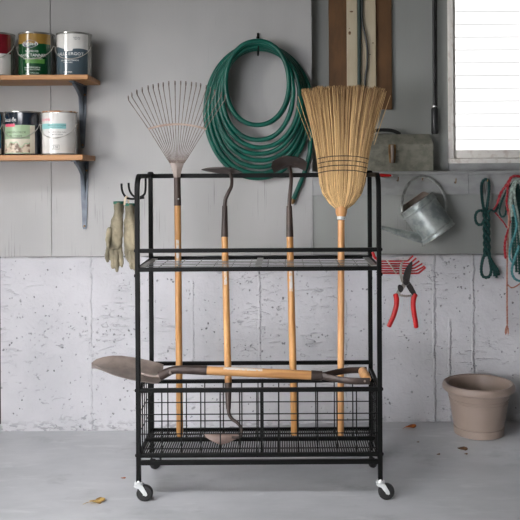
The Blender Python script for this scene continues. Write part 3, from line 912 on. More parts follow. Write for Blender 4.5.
# plain hoe
g0, g1 = P(294.6, 435, 3.216), P(289.8, 236, 3.272)
ho = thing('garden_hoe', 'wooden-handled hoe beside the broom, broad arched blade on top', 'hoe', g0)
hh = obj('handle', MB().tube([g0, lerp(g0, g1, .01), lerp(g0, g1, .5), g1], [.0120, .0140, .0142, .0138], 20), 'ash', ho)
obj('sticker', sticker(MB(), lerp(g0, g1, .72), lerp(g0, g1, .82), .0145, .45), 'sticker', hh)
g2 = P(289.3, 206, 3.284)
obj('ferrule', MB().tube([lerp(g1, g2, -.03), lerp(g1, g2, .02), g2], [.0150, .0150, .0112], 16), 'iron', ho)
q = spl([g2, P(289.6, 198, 3.286), P(290.6, 188, 3.284), P(291.2, 179, 3.272), P(290.4, 171, 3.25), P(288.6, 166, 3.235)], 6)
obj('neck', MB().tube(q, [lerp(.0084, .0072, i / (len(q) - 1)) for i in range(len(q))], 12), 'iron', ho)
obj('blade', blade(MB(), [(271, 166, 3.19), (272.5, 161.5, 3.17), (278, 157.6, 3.15), (286, 155.4, 3.14), (296, 156.4, 3.145), (303, 158.8, 3.16), (307.2, 162.2, 3.18), (305.6, 170.6, 3.22), (298, 167.2, 3.235), (289, 166.8, 3.24), (280, 169.6, 3.235), (274, 172.4, 3.22)]), 'iron', ho, angle=60)

# corn broom
r0, r1 = P(340.6, 436.2, 3.213), P(341.2, 220, 3.266)
br = thing('corn_broom', 'straw broom standing bristles up at the right of the rack', 'broom', r0)
bh = obj('handle', MB().tube([r0, lerp(r0, r1, .01), lerp(r0, r1, .5), r1], [.0112, .0130, .0136, .0140], 20), 'ash_pale', br)
r2 = P(341.3, 205, 3.270)
c0, c1 = P(341.25, 216.8, 3.267), P(341.3, 205.5, 3.270)
obj('collar', MB().tube([lerp(c0, c1, k / 8) for k in range(9)], [.0165, .0195, .0216, .0230, .0236, .0236, .0230, .0220, .0205], 24), 'ash_pale', br)
for ya, yb in ((219.4, 217.9), (217.5, 216.0)):
    obj('wire_wrap', MB().tube([P(341.2, ya, 3.266), P(341.2, yb, 3.267)], [.0168, .0172], 20), 'chrome', br)
prof = [(208.5, 5.8, .021), (205, 10.4, .023), (198, 16.8, .025), (190, 20.4, .026), (182, 22.4, .026), (172, 23.8, .025), (160, 24.8, .024), (148, 26.8, .025), (130, 30.4, .027), (110, 35.4, .029), (96, 39.0, .031), (87, 41.2, .032)]
def head_at(t):
    k = min(int(t * (len(prof) - 1)), len(prof) - 2); f = t * (len(prof) - 1) - k
    a, b = prof[k], prof[k + 1]
    return tuple(lerp(a[i], b[i], f) for i in range(3))
dB = 3.272
def strand_pt(u, w, t, over=0.0):
    py, hw, th = head_at(min(t, 1)); py -= over
    cxp = 341.6 + (343.4 - 341.6) * t
    c = P(cxp + u * hw, py + 1.4 * abs(u) ** 2 * t * 2.0, dB)
    return c + Vector((0, w * th - .012 * t * t, 0))
fur = [random.uniform(-.20, .10) for _ in range(42)]
def furrow(u, back):
    q = (u + 1) * 9.7 + (20 if back else 0); k = int(q); f = q - k; f = f * f * (3 - 2 * f)
    return lerp(fur[k % 42], fur[(k + 1) % 42], f)
mb = MB(); ns = 1300
core = []
for k in range(24):
    t = k / 24 * .96
    ring = []
    for j in range(28):
        a = 2 * PI * j / 28
        ring.append(strand_pt(math.cos(a) * .90, math.sin(a) * .78, t))
    core.append(ring)
mb.rings(core, tone=1.3)
for i in range(ns):
    a = random.uniform(0, 2 * PI)
    if random.random() < .72: a = random.uniform(PI, 2 * PI)       # most of the outer straw faces the room
    if random.random() < .30: rr = random.uniform(.3, 1)
    else: rr = 1.0
    u, w = math.cos(a) * rr, math.sin(a) * rr
    t1 = 1 if random.random() < .85 else random.uniform(.85, 1)
    ov = random.uniform(-3.2, 1.6) + 6 * furrow(u, w > 0) if t1 == 1 else 0
    jit = random.uniform(-.025, .025)
    lump = furrow(u, w > 0) + .05 * math.sin(u * 71 + 1) + random.uniform(-.10, .06)
    pts = [strand_pt(u + jit * t * t, w * (1 + lump * t), t * t1, ov * (t > .98)) + Vector((random.uniform(-1, 1) * .0012, 0, 0)) for t in (0, .12, .25, .37, .5, .62, .74, .86, 1)]
    rad = random.uniform(.0011, .0021)
    clump = .5 + .5 * math.sin(u * 37 + 1.2)
    tone = min(1, max(.02, .02 + .85 * random.random() ** 1.4 + .2 * clump * random.random()))
    mb.tube(pts, [rad * .8, rad * .9, rad, rad, rad, rad, rad * .95, rad * .9, rad * .6], 4, tone=[min(1.25, tone + g) for g in (0, 0, 0, .03, .08, .14, .24, .36, .5)])
for a, b, c_, d_ in ((310.5, 141, 296.5, 105), (312, 138, 298, 96), (374, 145, 390.5, 95.5), (373, 141, 386.5, 91)):
    mb.tube([P(a, b, dB - .01), P((a + c_) / 2 - .3, (b + d_) / 2, dB - .012), P(c_, d_, dB - .015)], .0011, 4, tone=.4)
obj('bristles', mb, 'bristle', br, angle=80)
for py in (156.2, 161.0, 165.6, 170.4):
    # a twine ring at this height
    t = 0
    for k in range(400):
        if head_at(k / 400)[0] <= py: t = k / 400; break
    ring = [strand_pt(math.cos(2 * PI * j / 40) * 1.01, math.sin(2 * PI * j / 40) * 1.12, t) + Vector((0, 0, -.006 * abs(math.cos(2 * PI * j / 40)) ** 3)) for j in range(40)]
    obj('twine', MB().tube(ring, .0019, 6, closed=True), 'twine', br)

# shovel lying across the basket
sh = thing('digging_shovel', 'D-handled digging shovel lying across the rack basket', 'shovel', P(260, 374, 3.09))
s0, s1 = P(205.5, 370.4, 3.09), P(313, 375.3, 3.09)
so = obj('shaft', MB().tube([s0, lerp(s0, s1, .3), lerp(s0, s1, .7), s1], [.0160, .0172, .0176, .0170], 20), 'ash_x', sh)
mb = MB()
ax = (s1 - s0).normalized()
rows = []
for t in (.17, .25, .35, .50, .53):
    p = lerp(s0, s1, t)
    rows.append([p + (Vector((0, -1, 0)) * math.sin(a) + Vector((0, 0, 1)) * math.cos(a)) * .0179 for a in (.25, .5, .75, .95)])
mb.add([v for r_ in rows for v in r_], [(i * 4 + k, i * 4 + k + 1, i * 4 + 5 + k, i * 4 + 4 + k) for i in range(4) for k in range(3)])
obj('sticker', mb, 'sticker', so)
q = spl([P(207, 370.4, 3.09), P(195, 370.0, 3.09), P(182, 369.6, 3.09), P(173, 370.2, 3.09), P(166, 373, 3.09), P(160, 376, 3.09)], 6)
obj('socket', MB().tube(q, [lerp(.0180, .0150, min(1, i / 18)) if i < 18 else lerp(.0150, .019, (i - 18) / (len(q) - 19)) for i in range(len(q))], 18, flat=(1, 1)), 'iron', sh)
# blade: rows of points from the tip to the step, dished
rowsB = [((91.5, 362.6), (91.5, 362.9)), ((96, 359.2), (96, 365.8)), ((103, 356.9), (103, 370.0)), ((112, 355.6), (112, 374.2)), ((122, 355.7), (122, 377.2)), ((132, 357.0), (132, 379.6)), ((142, 358.8), (142, 381.3)), ((151, 360.8), (151, 382.6)), ((158, 362.6), (157.5, 383.0)), ((163.5, 364.4), (160, 381.0))]
V = []; nU = 9
for (a, b) in rowsB:
    pa, pb = P(a[0], a[1], 3.22), P(b[0], b[1], 3.035)
    for k in range(nU):
        u = k / (nU - 1); p = lerp(pa, pb, u)
        w = (pa - pb).length
        p.z -= .10 * w * (1 - (2 * u - 1) ** 2)
        V.append(p)
m = len(V); V2 = [v + Vector((0, .001, -.0028)) for v in V]
Fc = []
nr = len(rowsB)
for i in range(nr - 1):
    for k in range(nU - 1):
        a = i * nU + k; Fc.append((a, a + 1, a + nU + 1, a + nU)); Fc.append((m + a, m + a + nU, m + a + nU + 1, m + a + 1))
rim = [i * nU for i in range(nr)] + [(nr - 1) * nU + k for k in range(1, nU)] + [i * nU + nU - 1 for i in range(nr - 2, -1, -1)]
for i in range(len(rim)):
    a, b = rim[i], rim[(i + 1) % len(rim)]; Fc.append((a, b, m + b, m + a))
bl = obj('blade', MB().add(V + V2, Fc), 'iron_light', sh, angle=60)
# frog: the raised fold running from the socket into the blade
mb = MB()
q = spl([P(172, 371, 3.09), P(165, 373.6, 3.095), P(156, 376.0, 3.10), P(146, 374.5, 3.115), P(136, 371.5, 3.125)], 5)
mb.tube(q, [lerp(.019, .004, i / (len(q) - 1)) for i in range(len(q))], 12, flat=(1, .7)); obj('frog', mb, 'iron_light', bl)
# forked straps and the grip
for (e, nm) in (((3.03, 381.2, 366), 'f'), ((3.185, 370.0, 362.5), 'b')):
    d, py, px = e
    q = spl([P(310, 375.2, 3.09), P(322, 376.0, lerp(3.09, d, .10)), P(336, lerp(376, py, .6), lerp(3.09, d, .55)), P(350, lerp(376, py, .93), lerp(3.09, d, .95)), P(px + 4, py, d)], 6)
    R = []
    mbs = MB().tube(q, [lerp(.0165, .0125, min(1, i / 12)) for i in range(len(q))], 12, flat=(.55, 1.0))
    st = obj('strap', mbs, 'iron', sh)
    if nm == 'f': obj('rivet', MB().ball(P(364.8, 381.2, 3.022), .0045, 10, (1, .6, 1)), 'iron_light', st)
obj('strap_collar', MB().tube([P(311, 375.2, 3.09), P(322, 375.8, 3.09)], [.0188, .0185], 18), 'iron', sh)
q = [P(367.0, 379.6, 3.042), P(362.2, 370.6, 3.175)]
obj('grip', MB().tube([lerp(q[0], q[1], t) for t in (0, .08, .3, .5, .7, .92, 1)], [.014, .0170, .0185, .0188, .0185, .0170, .014], 18), 'ash_pale', sh)

# ------------------------------------------------------------------ hose on its hook
hk = thing('hose_hook', 'black iron hook above the green hose coil', 'hook', P(258, 50, DW), 'small wall hooks')
obj('stem', MB().tube(spl([P(257.8, 33, 3.812), P(257.8, 40, 3.810), P(257.8, 48, 3.811), P(258, 53.8, 3.77), P(258, 55.2, 3.72), P(258.2, 54.2, 3.672), P(258.4, 49, 3.656), P(258.4, 46, 3.655)], 5), .0042, 8), 'black', hk)
obj('plate', MB().box(P(257.8, 44, 3.8175), (.014, .004, .07)), 'black', hk, bevel=.001)
loops = [  # left, right, top, bottom, distance
    (203.5, 311.0, 44, 168, 3.797), (206.5, 309, 47, 178.0, 3.782), (209, 307.5, 44, 173.5, 3.772), (212.5, 306, 48, 167, 3.757),
    (215.5, 304, 45, 160.5, 3.742), (217, 300.5, 50, 154, 3.726), (221, 300, 47.5, 147.5, 3.712), (222.5, 294.5, 46, 140, 3.700), (225.2, 289.8, 41.0, 125.0, 3.682)]
def loop_at(f):
    k = max(0, min(int(f), len(loops) - 2)); t = min(max(f - k, 0), 1)
    t = t * t * (3 - 2 * t)
    return tuple(lerp(loops[k][i], loops[k + 1][i], t) for i in range(5))
pts = [P(292.6, 201.5, 3.795), P(296, 193, 3.797), P(301.5, 180, 3.800), P(306, 168, 3.803), P(310, 152, 3.803), P(311.4, 135, 3.800)]
NL = len(loops); st = 96
for i in range(int(st * .27), st * NL + int(st * .22)):
    f = i / st                       # loop count; start at the top right, running anticlockwise in the picture
    a = f * 2 * PI
    L, R_, T_, B_, d = loop_at(min(f, NL - 1))
    cxp, hw = (L + R_) / 2, (R_ - L) / 2
    cyp, hh_ = (T_ + B_) / 2, (B_ - T_) / 2
    # angle measured from the bottom: right side first going up
    sx = math.sin(a); cy_ = math.cos(a)
    ex = math.copysign(abs(sx) ** .94, sx)
    pxx, pyy = cxp + hw * ex, cyp + hh_ * cy_
    pxx += .9 * math.sin(f * 5.1) * abs(sx) ** 2; pyy += 1.1 * math.sin(f * 2.9 + 1) * (sx ** 2) * max(cy_, 0)
    dd = d + (.004 * math.sin(f * 9.3))
    if f > NL: dd = d + .05 * min(1, (f - NL) / .2)
    pts.append(P(pxx, pyy, dd))
# keep the run from the tail into the first loop smooth
hs = thing('garden_hose', 'coiled green garden hose hanging on the siding', 'hose', P(258, 178, 3.78))
obj('tube', MB().tube(pts, .0109, 12), 'hose', hs)
ax = (pts[0] - pts[1]).normalized()
obj('brass_end', MB().tube([pts[0] - ax * .012, pts[0] + ax * .004, pts[0] + ax * .005, pts[0] + ax * .012], [.0112, .0112, .0095, .0092], 12), 'brass', hs)

# ------------------------------------------------------------------ boards and cables hung in the recess
YR = 3.9000
def board(px0, px1, py1, d0, d1, mat, name, label, cat):
    a, b = P(px0, 40, d0), P(px1, 40, d0)
    mb = MB(); mb.span((a.x, d0 - DW, P(px1, py1, d0).z), (b.x, d1 - DW, 2.45))
    o = obj(name, mb, mat, base=((a.x + b.x) / 2, d0 - DW, P(px1, py1, d0).z), bevel=.002)
    return tag(o, label, cat, 'boards hung above the broom')
board(328.8, 347.6, 112, 3.8800, 3.8990, 'brown_board', 'hardboard_strip', 'brown hardboard strip left of the cream strip', 'board')
board(375.4, 391.8, 109.3, 3.8800, 3.8990, 'brown_board', 'hardboard_strip', 'brown hardboard strip at the right of the hung boards', 'board')
c1 = board(346.9, 357.4, 120, 3.8620, 3.8800, 'cream_board', 'cream_strip', 'cream strip with dark nail marks beside the left brown strip', 'board')
c2 = board(361.2, 375.9, 120, 3.8620, 3.8800, 'cream_board', 'cream_strip', 'wider cream strip right of the green cable', 'board')
for (o, px, py, w, h) in ((c1, 351.5, 11.6, 3.6, 1.6), (c1, 349.7, 33, 2.6, 3.6), (c1, 349.3, 28.5, 1.0, 1.0)):
    obj('nail_mark', MB().lathe([(.5, 0), (.5, .001)], 12, Matrix.Translation(P(px, py, 3.8615)) @ Matrix.Diagonal((w * .0049, .0012, h * .0049, 1)) @ Matrix.Rotation(PI / 2, 4, 'X')), 'leaf_b', o)
for px, py in ((373, 43), (370, 54.5)):
    obj('nail_mark', MB().ball(P(px, py, 3.8610), .0035, 8, (1, .4, 1)), 'rubber', c2)
pts = [P(359.2, -60, 3.8480), P(359.0, -10, 3.8480), P(359.4, 30, 3.8500), P(359.2, 70, 3.8480), P(359.0, 118, 3.8480)]
tag(obj('cable', MB().tube(spl(pts, 8), .0085, 10), 'cable_green', base=P(359, 118, 3.8480)), 'dark green straight cable between the two cream strips', 'cable', 'cables on the boards')
pts = [P(362.5, -30, 3.8520), P(362.0, 10, 3.8520), P(362.6, 24, 3.8500), P(365.4, 36, 3.8480), P(367.3, 50, 3.8480), P(367, 66, 3.8500), P(365.2, 80, 3.8520), P(363.8, 118, 3.8520)]
q = spl(pts, 8)
tag(obj('cable', MB().tube(q, .0052, 8), 'cable_black', base=pts[-1]), 'thin black cable bowing out over the wider cream strip', 'cable', 'cables on the boards')
# rod with a thick end
rd = thing('pull_rod', 'dark metal rod with thick black end beside the window', 'rod', P(434.5, 134, 3.8700))
obj('shaft', MB().tube([P(433.6, -60, 3.8650), P(434.4, 108, 3.8650)], .0082, 12), 'rod', rd)
obj('shaft_strip', MB().tube([P(435.9, -60, 3.8720), P(436.7, 106, 3.8720)], .0045, 8), 'rod', rd)
obj('grip', MB().tube([P(434.6, 107, 3.8650), P(434.6, 109, 3.8650), P(434.8, 133, 3.8650), P(434.8, 134.2, 3.8650)], [.010, .0165, .0168, .013], 16), 'grip_black', rd)
obj('ring', MB().tube([P(434.5, 106, 3.8650), P(434.5, 107.6, 3.8650)], .0105, 12), 'chrome', rd)

# ------------------------------------------------------------------ toolbox on the ledge
dF = 3.795
tx0, tx1 = P(350, 160, dF).x, P(433.6, 160, dF).x
zb = ZL; zs = P(434, 149.4, dF).z; zl = P(434, 144.2, dF).z; zr = P(431.5, 134.2, 3.847).z
yf, yk = dF - DW, dF - DW + .103; ym = (yf + yk) / 2
tb = thing('tool_box', 'worn grey metal toolbox on the ledge behind the broom', 'toolbox', ((tx0 + tx1) / 2, ym, zb))
mb = MB(); mb.span((tx0, yf + .002, zb), (tx1, yk - .002, zs)); obj('body', mb, 'toolbox', tb, bevel=.003)
ins = .012
sec = [(yf - .001, zs - .004), (yf - .001, zl), (ym - .02, zr), (ym + .02, zr), (yk + .001, zl), (yk + .001, zs - .004)]
mb = MB()
mb.rings([[Vector((x, y, z)) for y, z in sec] for x in (tx0 - .001, tx1 + .001)])
# pull the ridge in from the ends (hipped lid)
for v in mb.v:
    if v.z > zl + .01: v.x += ins if v.x < 0.35 else -ins
obj('lid', mb, 'toolbox', tb, smooth=False, bevel=.003)
la = P(392, 154, dF)
lt = MB()
lt.prism([(-.017, .045), (.017, .045), (.018, .010), (.013, -.042), (-.013, -.042), (-.018, .010)], .008, frame((la.x, yf - .006, la.z), (1, 0, 0), (0, 0, 1)))
lo = obj('latch', lt, 'brass', tb, bevel=.003)
obj('latch_tongue', MB().tube(spl([(la.x, yf - .010, la.z + .042), (la.x, yf - .016, la.z + .012), (la.x, yf - .020, la.z - .018), (la.x, yf - .012, la.z - .040)], 4), .0075, 10, flat=(1, .6)), 'iron_light', lo)
hx0, hx1 = P(372, 130, 3.847).x, P(400, 130, 3.847).x
q = spl([(hx0 - .05, ym, zr), (hx0, ym, zr + .010), (hx0 + .02, ym, zr + .020), (hx1 - .05, ym, zr + .020), (hx1 - .015, ym, zr + .010), (hx1, ym, zr)], 5)
obj('handle', MB().tube(q, .0085, 10, flat=(1, 1)), 'rubber', tb)

# ------------------------------------------------------------------ watering can on a nail
A, B = P(416.4, 203.0, 3.712), P(438.8, 234.6, 3.694)
wc = thing('watering_can', 'galvanised watering can hanging tilted below the ledge', 'watering can', lerp(A, B, .5))
ax = (B - A); Lw = ax.length; ax.normalize()
side = Vector((1, 0, 0)); side = (side - ax * side.dot(ax)).normalized()
Mw = frame(B, side, ax.cross(side)); 
# local z must run from the bottom up to the rim
zax = -ax; xax = side; yax = zax.cross(xax)
Mw = Matrix(((xax.x, yax.x, zax.x, B.x), (xax.y, yax.y, zax.y, B.y), (xax.z, yax.z, zax.z, B.z), (0, 0, 0, 1)))
RW = .0865
pr = [(0, .004), (RW - .012, .003), (RW - .002, -.001), (RW + .0015, .002), (RW, .006), (RW, .018), (RW + .0038, .020), (RW + .0038, .023), (RW, .025), (RW, Lw - .034), (RW + .0042, Lw - .031), (RW + .0042, Lw - .027), (RW, Lw - .024), (RW, Lw - .003), (RW + .0025, Lw), (RW, Lw + .002), (RW - .003, Lw - .002), (RW - .003, .03), (0, .03)]
obj('body', MB().lathe(pr, 48, Mw, cap=False), 'galv', wc)
for zz in (.0215, Lw - .029, Lw - .001, .002):
    ring = [Mw @ Vector(((RW + .0012) * math.cos(2 * PI * k / 48), (RW + .0012) * math.sin(2 * PI * k / 48), zz)) for k in range(48)]
    obj('band', MB().tube(ring, .0030, 8, closed=True), 'galv_rim', wc)
# half hood closing the far half of the mouth
mb = MB(); V = []; 
for i in range(7):
    ph = i / 6
    for k in range(17):
        a = PI * k / 16 + PI * 0.10
        rr = (RW - .002) * (1 - .30 * ph)
        V.append(Mw @ Vector((rr * math.cos(a), rr * math.sin(a) * 1.0, Lw + .026 * math.sin(ph * PI / 2))))
Fc = [(i * 17 + k, i * 17 + k + 1, i * 17 + 18 + k, i * 17 + 17 + k) for i in range(6) for k in range(16)]
hd = obj('hood', MB().add(V, Fc), 'rust_hood', wc)
sm = hd.modifiers.new('sheet', 'SOLIDIFY'); sm.thickness = .002
q = [P(424, 238, 3.69), P(414, 236.6, 3.675), P(400, 232.6, 3.655), P(388, 229.2, 3.645), P(380.5, 227.2, 3.64)]
obj('spout', MB().tube(q, [.026, .0215, .0150, .0105, .0080], 18), 'galv', wc)
obj('spout_rose', MB().tube([q[-1] + Vector((.004, 0, 0)), q[-1] + Vector((-.006, 0, .001)), q[-1] + Vector((-.014, 0, .002))], [.0085, .013, .014], 18), 'galv_rim', wc)
q = spl([P(402.6, 213, 3.688), P(402.0, 204, 3.700), P(404.2, 192.5, 3.725), P(409, 183.2, 3.755), P(415.8, 177.8, 3.775), P(422.5, 176.4, 3.785), P(430, 178.4, 3.782), P(438, 184.6, 3.775), P(443.8, 194, 3.768), P(446.2, 206, 3.765), P(443, 218, 3.765), P(436, 224, 3.765)], 6)
obj('handle', MB().tube(q, .0066, 10, flat=(1, .7)), 'galv_rim', wc)

# ------------------------------------------------------------------ hooks on the ledge board
def nail_hook(px, py, label, drop=3.0, out=.035):
    d0 = DW - .022
    q = spl([P(px - .4, py + 2, d0), P(px, py + drop, d0 - out * .55), P(px + .8, py + drop - .4, d0 - out), P(px + 1.1, py - 1.6, d0 - out - .004)], 5)
    o = obj('cup_hook', MB().tube(q, .0022, 8), 'brass', base=P(px, py, d0))
    return tag(o, label, 'hook', 'small wall hooks')
nail_hook(397.3, 178.5, 'small hook left of the watering can handle', 2.4, .02)
nail_hook(455, 180, 'empty cup hook below the window, right of the watering can')
# hooks that carry something: straight pegs
def peg(px, py, d1, label):
    a, b = P(px, py, DW - .020), P(px, py - .6, d1)
    o = obj('nail_peg', MB().tube([a, lerp(a, b, .9), b, b + Vector((.002, 0, .008))], .0026, 8), 'brass', base=a)
    return tag(o, label, 'hook', 'small wall hooks')
peg(422.4, 180.2, 3.765, 'nail holding up the watering can handle')
peg(487.4, 181.6, 3.760, 'nail holding the green rope hank')
peg(514.5, 182.5, 3.720, 'nail holding the tangle of mixed ropes at the right edge')

# small red-handled awl lying on two nails of the board
a, b = P(379, 175.2, 3.775), P(392.0, 175.6, 3.775)
aw = thing('awl', 'small red-handled awl beside the top of the rack', 'awl', a)
obj('handle', MB().tube([lerp(a, b, t) for t in (0, .1, .6, .85, .95)], [.006, .0078, .0074, .006, .004], 12), 'red', aw)
obj('tip', MB().tube([lerp(a, b, .93), b + Vector((.004, 0, -.001))], [.0042, .0028], 10), 'chrome', aw)
for px in (381.5, 387.5):
    aa = P(px, 177.0, DW - .021); o = obj('nail_peg', MB().tube([aa, aa + Vector((0, -.034, .0))], .0018, 6), 'brass', base=aa)
    tag(o, 'nail under the red awl, %s the rack post' % ('close to' if px < 384 else 'further from'), 'hook', 'small wall hooks')

# ------------------------------------------------------------------ ropes
def braid(mb, pts, r, twist=260, strands=2):
    """two-ply twisted cord along pts"""
    pts = [Vector(p) for p in pts]
    L = [0]
    for i in range(1, len(pts)): L.append(L[-1] + (pts[i] - pts[i - 1]).length)
    tot = L[-1]; n = max(int(tot / .0035), 8); S_ = []
    j = 0
    for i in range(n + 1):
        s_ = tot * i / n
        while j < len(pts) - 2 and L[j + 1] < s_: j += 1
        S_.append(lerp(pts[j], pts[j + 1], (s_ - L[j]) / max(L[j + 1] - L[j], 1e-6)))
    for q in range(strands):
        out = []
        for i, p in enumerate(S_):
            t = (S_[min(i + 1, n)] - S_[max(i - 1, 0)]).normalized()
            u = t.cross(Vector((0, 1, .01))).normalized(); w = t.cross(u)
            a = tot * i / n * twist + 2 * PI * q / strands
            out.append(p + (u * math.cos(a) + w * math.sin(a)) * r * .48)
        mb.tube(out, r * .60, 6)
    return mb
def D(l, d0=3.765):
    return [P(p[0], p[1], p[2] if len(p) > 2 else d0) for p in l]

gr = thing('rope_hank', 'dark green rope hank tied in a knot, hanging alone', 'rope', P(487, 280, 3.77), 'ropes on the wall')
def rp(root, mat, lst, r=0.0068, n=6, d0=3.765, nm='strand', tw=240):
    return obj(nm, braid(MB(), spl(D(lst, d0), n), r, tw), mat, root)
rp(gr, 'rope_green', [(486.5, 216), (483.2, 206), (481.8, 195), (481.6, 185), (484, 179.8), (487.6, 180), (489, 185), (488.6, 196), (487, 207), (486, 216)], 0.0074, nm='top_loop')
rp(gr, 'rope_green', [(486, 214, 3.755), (481, 210.5, 3.75), (476.6, 212.5, 3.75), (475.2, 218, 3.75), (477, 223.6, 3.75), (481, 224.6, 3.75), (485, 220, 3.75)], 0.0068, nm='bow_loop')
rp(gr, 'rope_green', [(486, 213, 3.75), (491, 210, 3.745), (495, 211.6, 3.76), (497.6, 207, 3.785), (497.2, 200, 3.79)], 0.0058, nm='tail')
for k, ph in enumerate((0, 2.1, 4.2)):
    l = []
    for i in range(15):
        t = i / 14; a = t * 13 + ph
        l.append((486.2 + .8 * t + 2.5 * math.cos(a), 211 + 45 * t, 3.755 + .012 * math.sin(a)))
    rp(gr, 'rope_green', l, 0.0074, nm='wrap')
rp(gr, 'rope_green', [(486, 250), (482.6, 260), (481.2, 269), (482.4, 275.6), (486, 277.6), (489.6, 276), (491.2, 270), (490, 262), (488, 252)], 0.0074, nm='lower_loop')
for dx, yb in ((0, 276), (2, 277.5), (4.2, 275)):
    rp(gr, 'rope_green', [(488.5, 254), (491 + dx * .5, 263), (493.6 + dx, 270), (494.4 + dx, yb)], 0.0060, nm='tail')

rr_ = thing('red_rope', 'red and white rope draped over the ropes at the right', 'rope', P(510, 240, 3.72), 'ropes on the wall')
rp(rr_, 'rope_red', [(522, 177.5, 3.735), (517, 176, 3.73), (512, 177, 3.725), (509, 181, 3.725), (506.5, 185, 3.73), (503, 189.5, 3.735), (500.5, 194, 3.74), (498.6, 199, 3.745), (497.5, 203, 3.75)], .0066, tw=160)
rp(rr_, 'rope_red', [(510, 180, 3.722), (507.8, 187, 3.725), (507.2, 195, 3.73), (506.6, 203, 3.735), (508.2, 212, 3.735), (510, 222, 3.735)], .0054, tw=160)
rp(rr_, 'rope_red', [(497.5, 203, 3.75), (495.4, 207, 3.75), (493.6, 209.5, 3.74)], .0045)
rp(rr_, 'rope_red', [(494, 211, 3.775), (499, 217, 3.775), (504, 223, 3.775), (507, 228, 3.775)], .0036)
rp(rr_, 'rope_red', [(506.2, 236, 3.725), (505.0, 243, 3.722), (504.8, 251, 3.722), (505.6, 258.5, 3.725)], .0062, tw=200, nm='frayed_end')
rp(rr_, 'rope_red', [(510, 222, 3.735), (508.2, 229, 3.73), (506.2, 236, 3.725)], .0045)

op = thing('sandy_rope', 'thin sandy rope hanging lowest with a frayed end', 'rope', P(507, 336, 3.74), 'ropes on the wall')
rp(op, 'rope_pink', [(514.4, 181, 3.728), (511.6, 188, 3.715), (510.6, 200, 3.715), (509.2, 215, 3.72), (508, 235, 3.735), (507.2, 260, 3.75), (507, 290, 3.755), (507.2, 325, 3.755)], .0046, tw=420)
mb = MB()
for k in range(9):
    a = random.uniform(-1, 1)
    mb.tube([P(507.2, 324, 3.755), P(507.2 + a * 1.6, 329, 3.755 + random.uniform(-.006, .006)), P(507.2 + a * 2.4, 334 + random.uniform(-1.5, 1), 3.755)], [.0022, .0026, .0016], 6)
obj('frayed_end', mb, 'rope_pink', op)
rp(op, 'rope_pink', [(507.2, 284, 3.762), (511, 287.6, 3.765), (516, 286.4, 3.768), (522, 282, 3.768)], .0036, tw=420, nm='tail')

pr_ = thing('pale_rope', 'pale grey-green rope over the nail at the photo edge', 'rope', P(517, 225, 3.70), 'ropes on the wall')
rp(pr_, 'rope_pale', [(512.4, 216, 3.70), (511.2, 204, 3.70), (511.8, 192, 3.70), (513.4, 184, 3.705), (517, 180.8, 3.71), (521, 184, 3.71), (523, 196, 3.71)], .0085, tw=160)
rp(pr_, 'rope_pale', [(517, 181.6, 3.70), (514.4, 190, 3.69), (515.4, 203, 3.69), (518, 216, 3.69), (519.6, 232, 3.70), (522, 246, 3.70)], .0060)

tr_ = thing('teal_rope', 'light teal rope looping below the pale rope', 'rope', P(514, 281, 3.70), 'ropes on the wall')
rp(tr_, 'rope_teal', [(513, 205, 3.685), (515.4, 216, 3.68), (516.8, 226, 3.68), (515, 234, 3.68), (511.5, 243, 3.68), (509.6, 251, 3.685)], .0056)
rp(tr_, 'rope_teal', [(519, 246, 3.69), (515.4, 256, 3.69), (512.4, 266, 3.69), (512, 273, 3.69), (515, 279, 3.69), (521, 281.5, 3.69)], .0060)
rp(tr_, 'rope_teal', [(509.6, 251, 3.685), (509.8, 258, 3.69), (514, 262, 3.695), (519, 246, 3.69)], .0045)
dg_ = thing('bottle_green_rope', 'dark green rope hanging behind the pale and teal ropes', 'rope', P(515, 270, 3.75), 'ropes on the wall')
for dx, e in ((0, 265), (2.5, 272), (5.5, 274), (8, 262)):
    rp(dg_, 'rope_dkgreen', [(515 + dx * .4, 184, 3.745), (513.6 + dx * .8, 200, 3.74), (512.6 + dx, 225, 3.74), (513 + dx, 250, 3.745), (514 + dx, e, 3.75)], .0062, d0=3.745)
rp(dg_, 'rope_dkgreen', [(512, 184, 3.755), (508, 188, 3.76), (504, 196, 3.765), (500.5, 205, 3.768), (499.4, 212, 3.768), (502, 217, 3.768), (505.5, 214, 3.765), (506, 206, 3.765)], .0050)

# ------------------------------------------------------------------ hand rake and pruners at the cart's right side
hr = thing('hand_rake', 'small red wire hand rake stuck out of the rack side', 'hand rake', P(400, 273, 3.10))
nT = 6
A0 = [(408.0, 260.8, 413.2, 255.6), (410.4, 263.2, 416.3, 258.2), (412.6, 265.8, 419.4, 261.0), (414.6, 268.2, 422.4, 263.6), (416.6, 270.6, 424.6, 266.2), (418.6, 273.2, 425.6, 267.4)]
for i in range(nT):
    t = i / (nT - 1); d = lerp(3.185, 3.115, t)
    bx, by, tx_, ty_ = A0[i]
    y0 = lerp(261.2, 273.2, t)
    q = [P(380.4, y0, d), P(384, y0, d), P(bx - 2, y0 + lerp(0, .2, t), d), P(bx, by, d), P(lerp(bx, tx_, .5), lerp(by, ty_, .5), d), P(tx_, ty_, d)]
    obj('tine', MB().tube(q, 0.0033 if i < nT - 1 else .0038, 8), 'red_paint', hr)
obj('crossbar', MB().tube([P(380.4, 260.8, 3.188), P(380.4, 273.6, 3.112)], .0036, 8), 'red_paint', hr)
obj('brace', MB().tube([P(386.2, 259.4, 3.18), P(396.2, 273.2, 3.105)], .0030, 8, flat=(1, .5)), 'pale_steel', hr)
obj('handle', MB().tube(spl([P(380.6, 264.5, 3.165), P(377.6, 259.5, 3.160), P(374.6, 257.2, 3.158), P(372.6, 252.0, 3.158)], 5), [.0045] * 4 + [.0055] * 12, 10), 'red', hr)

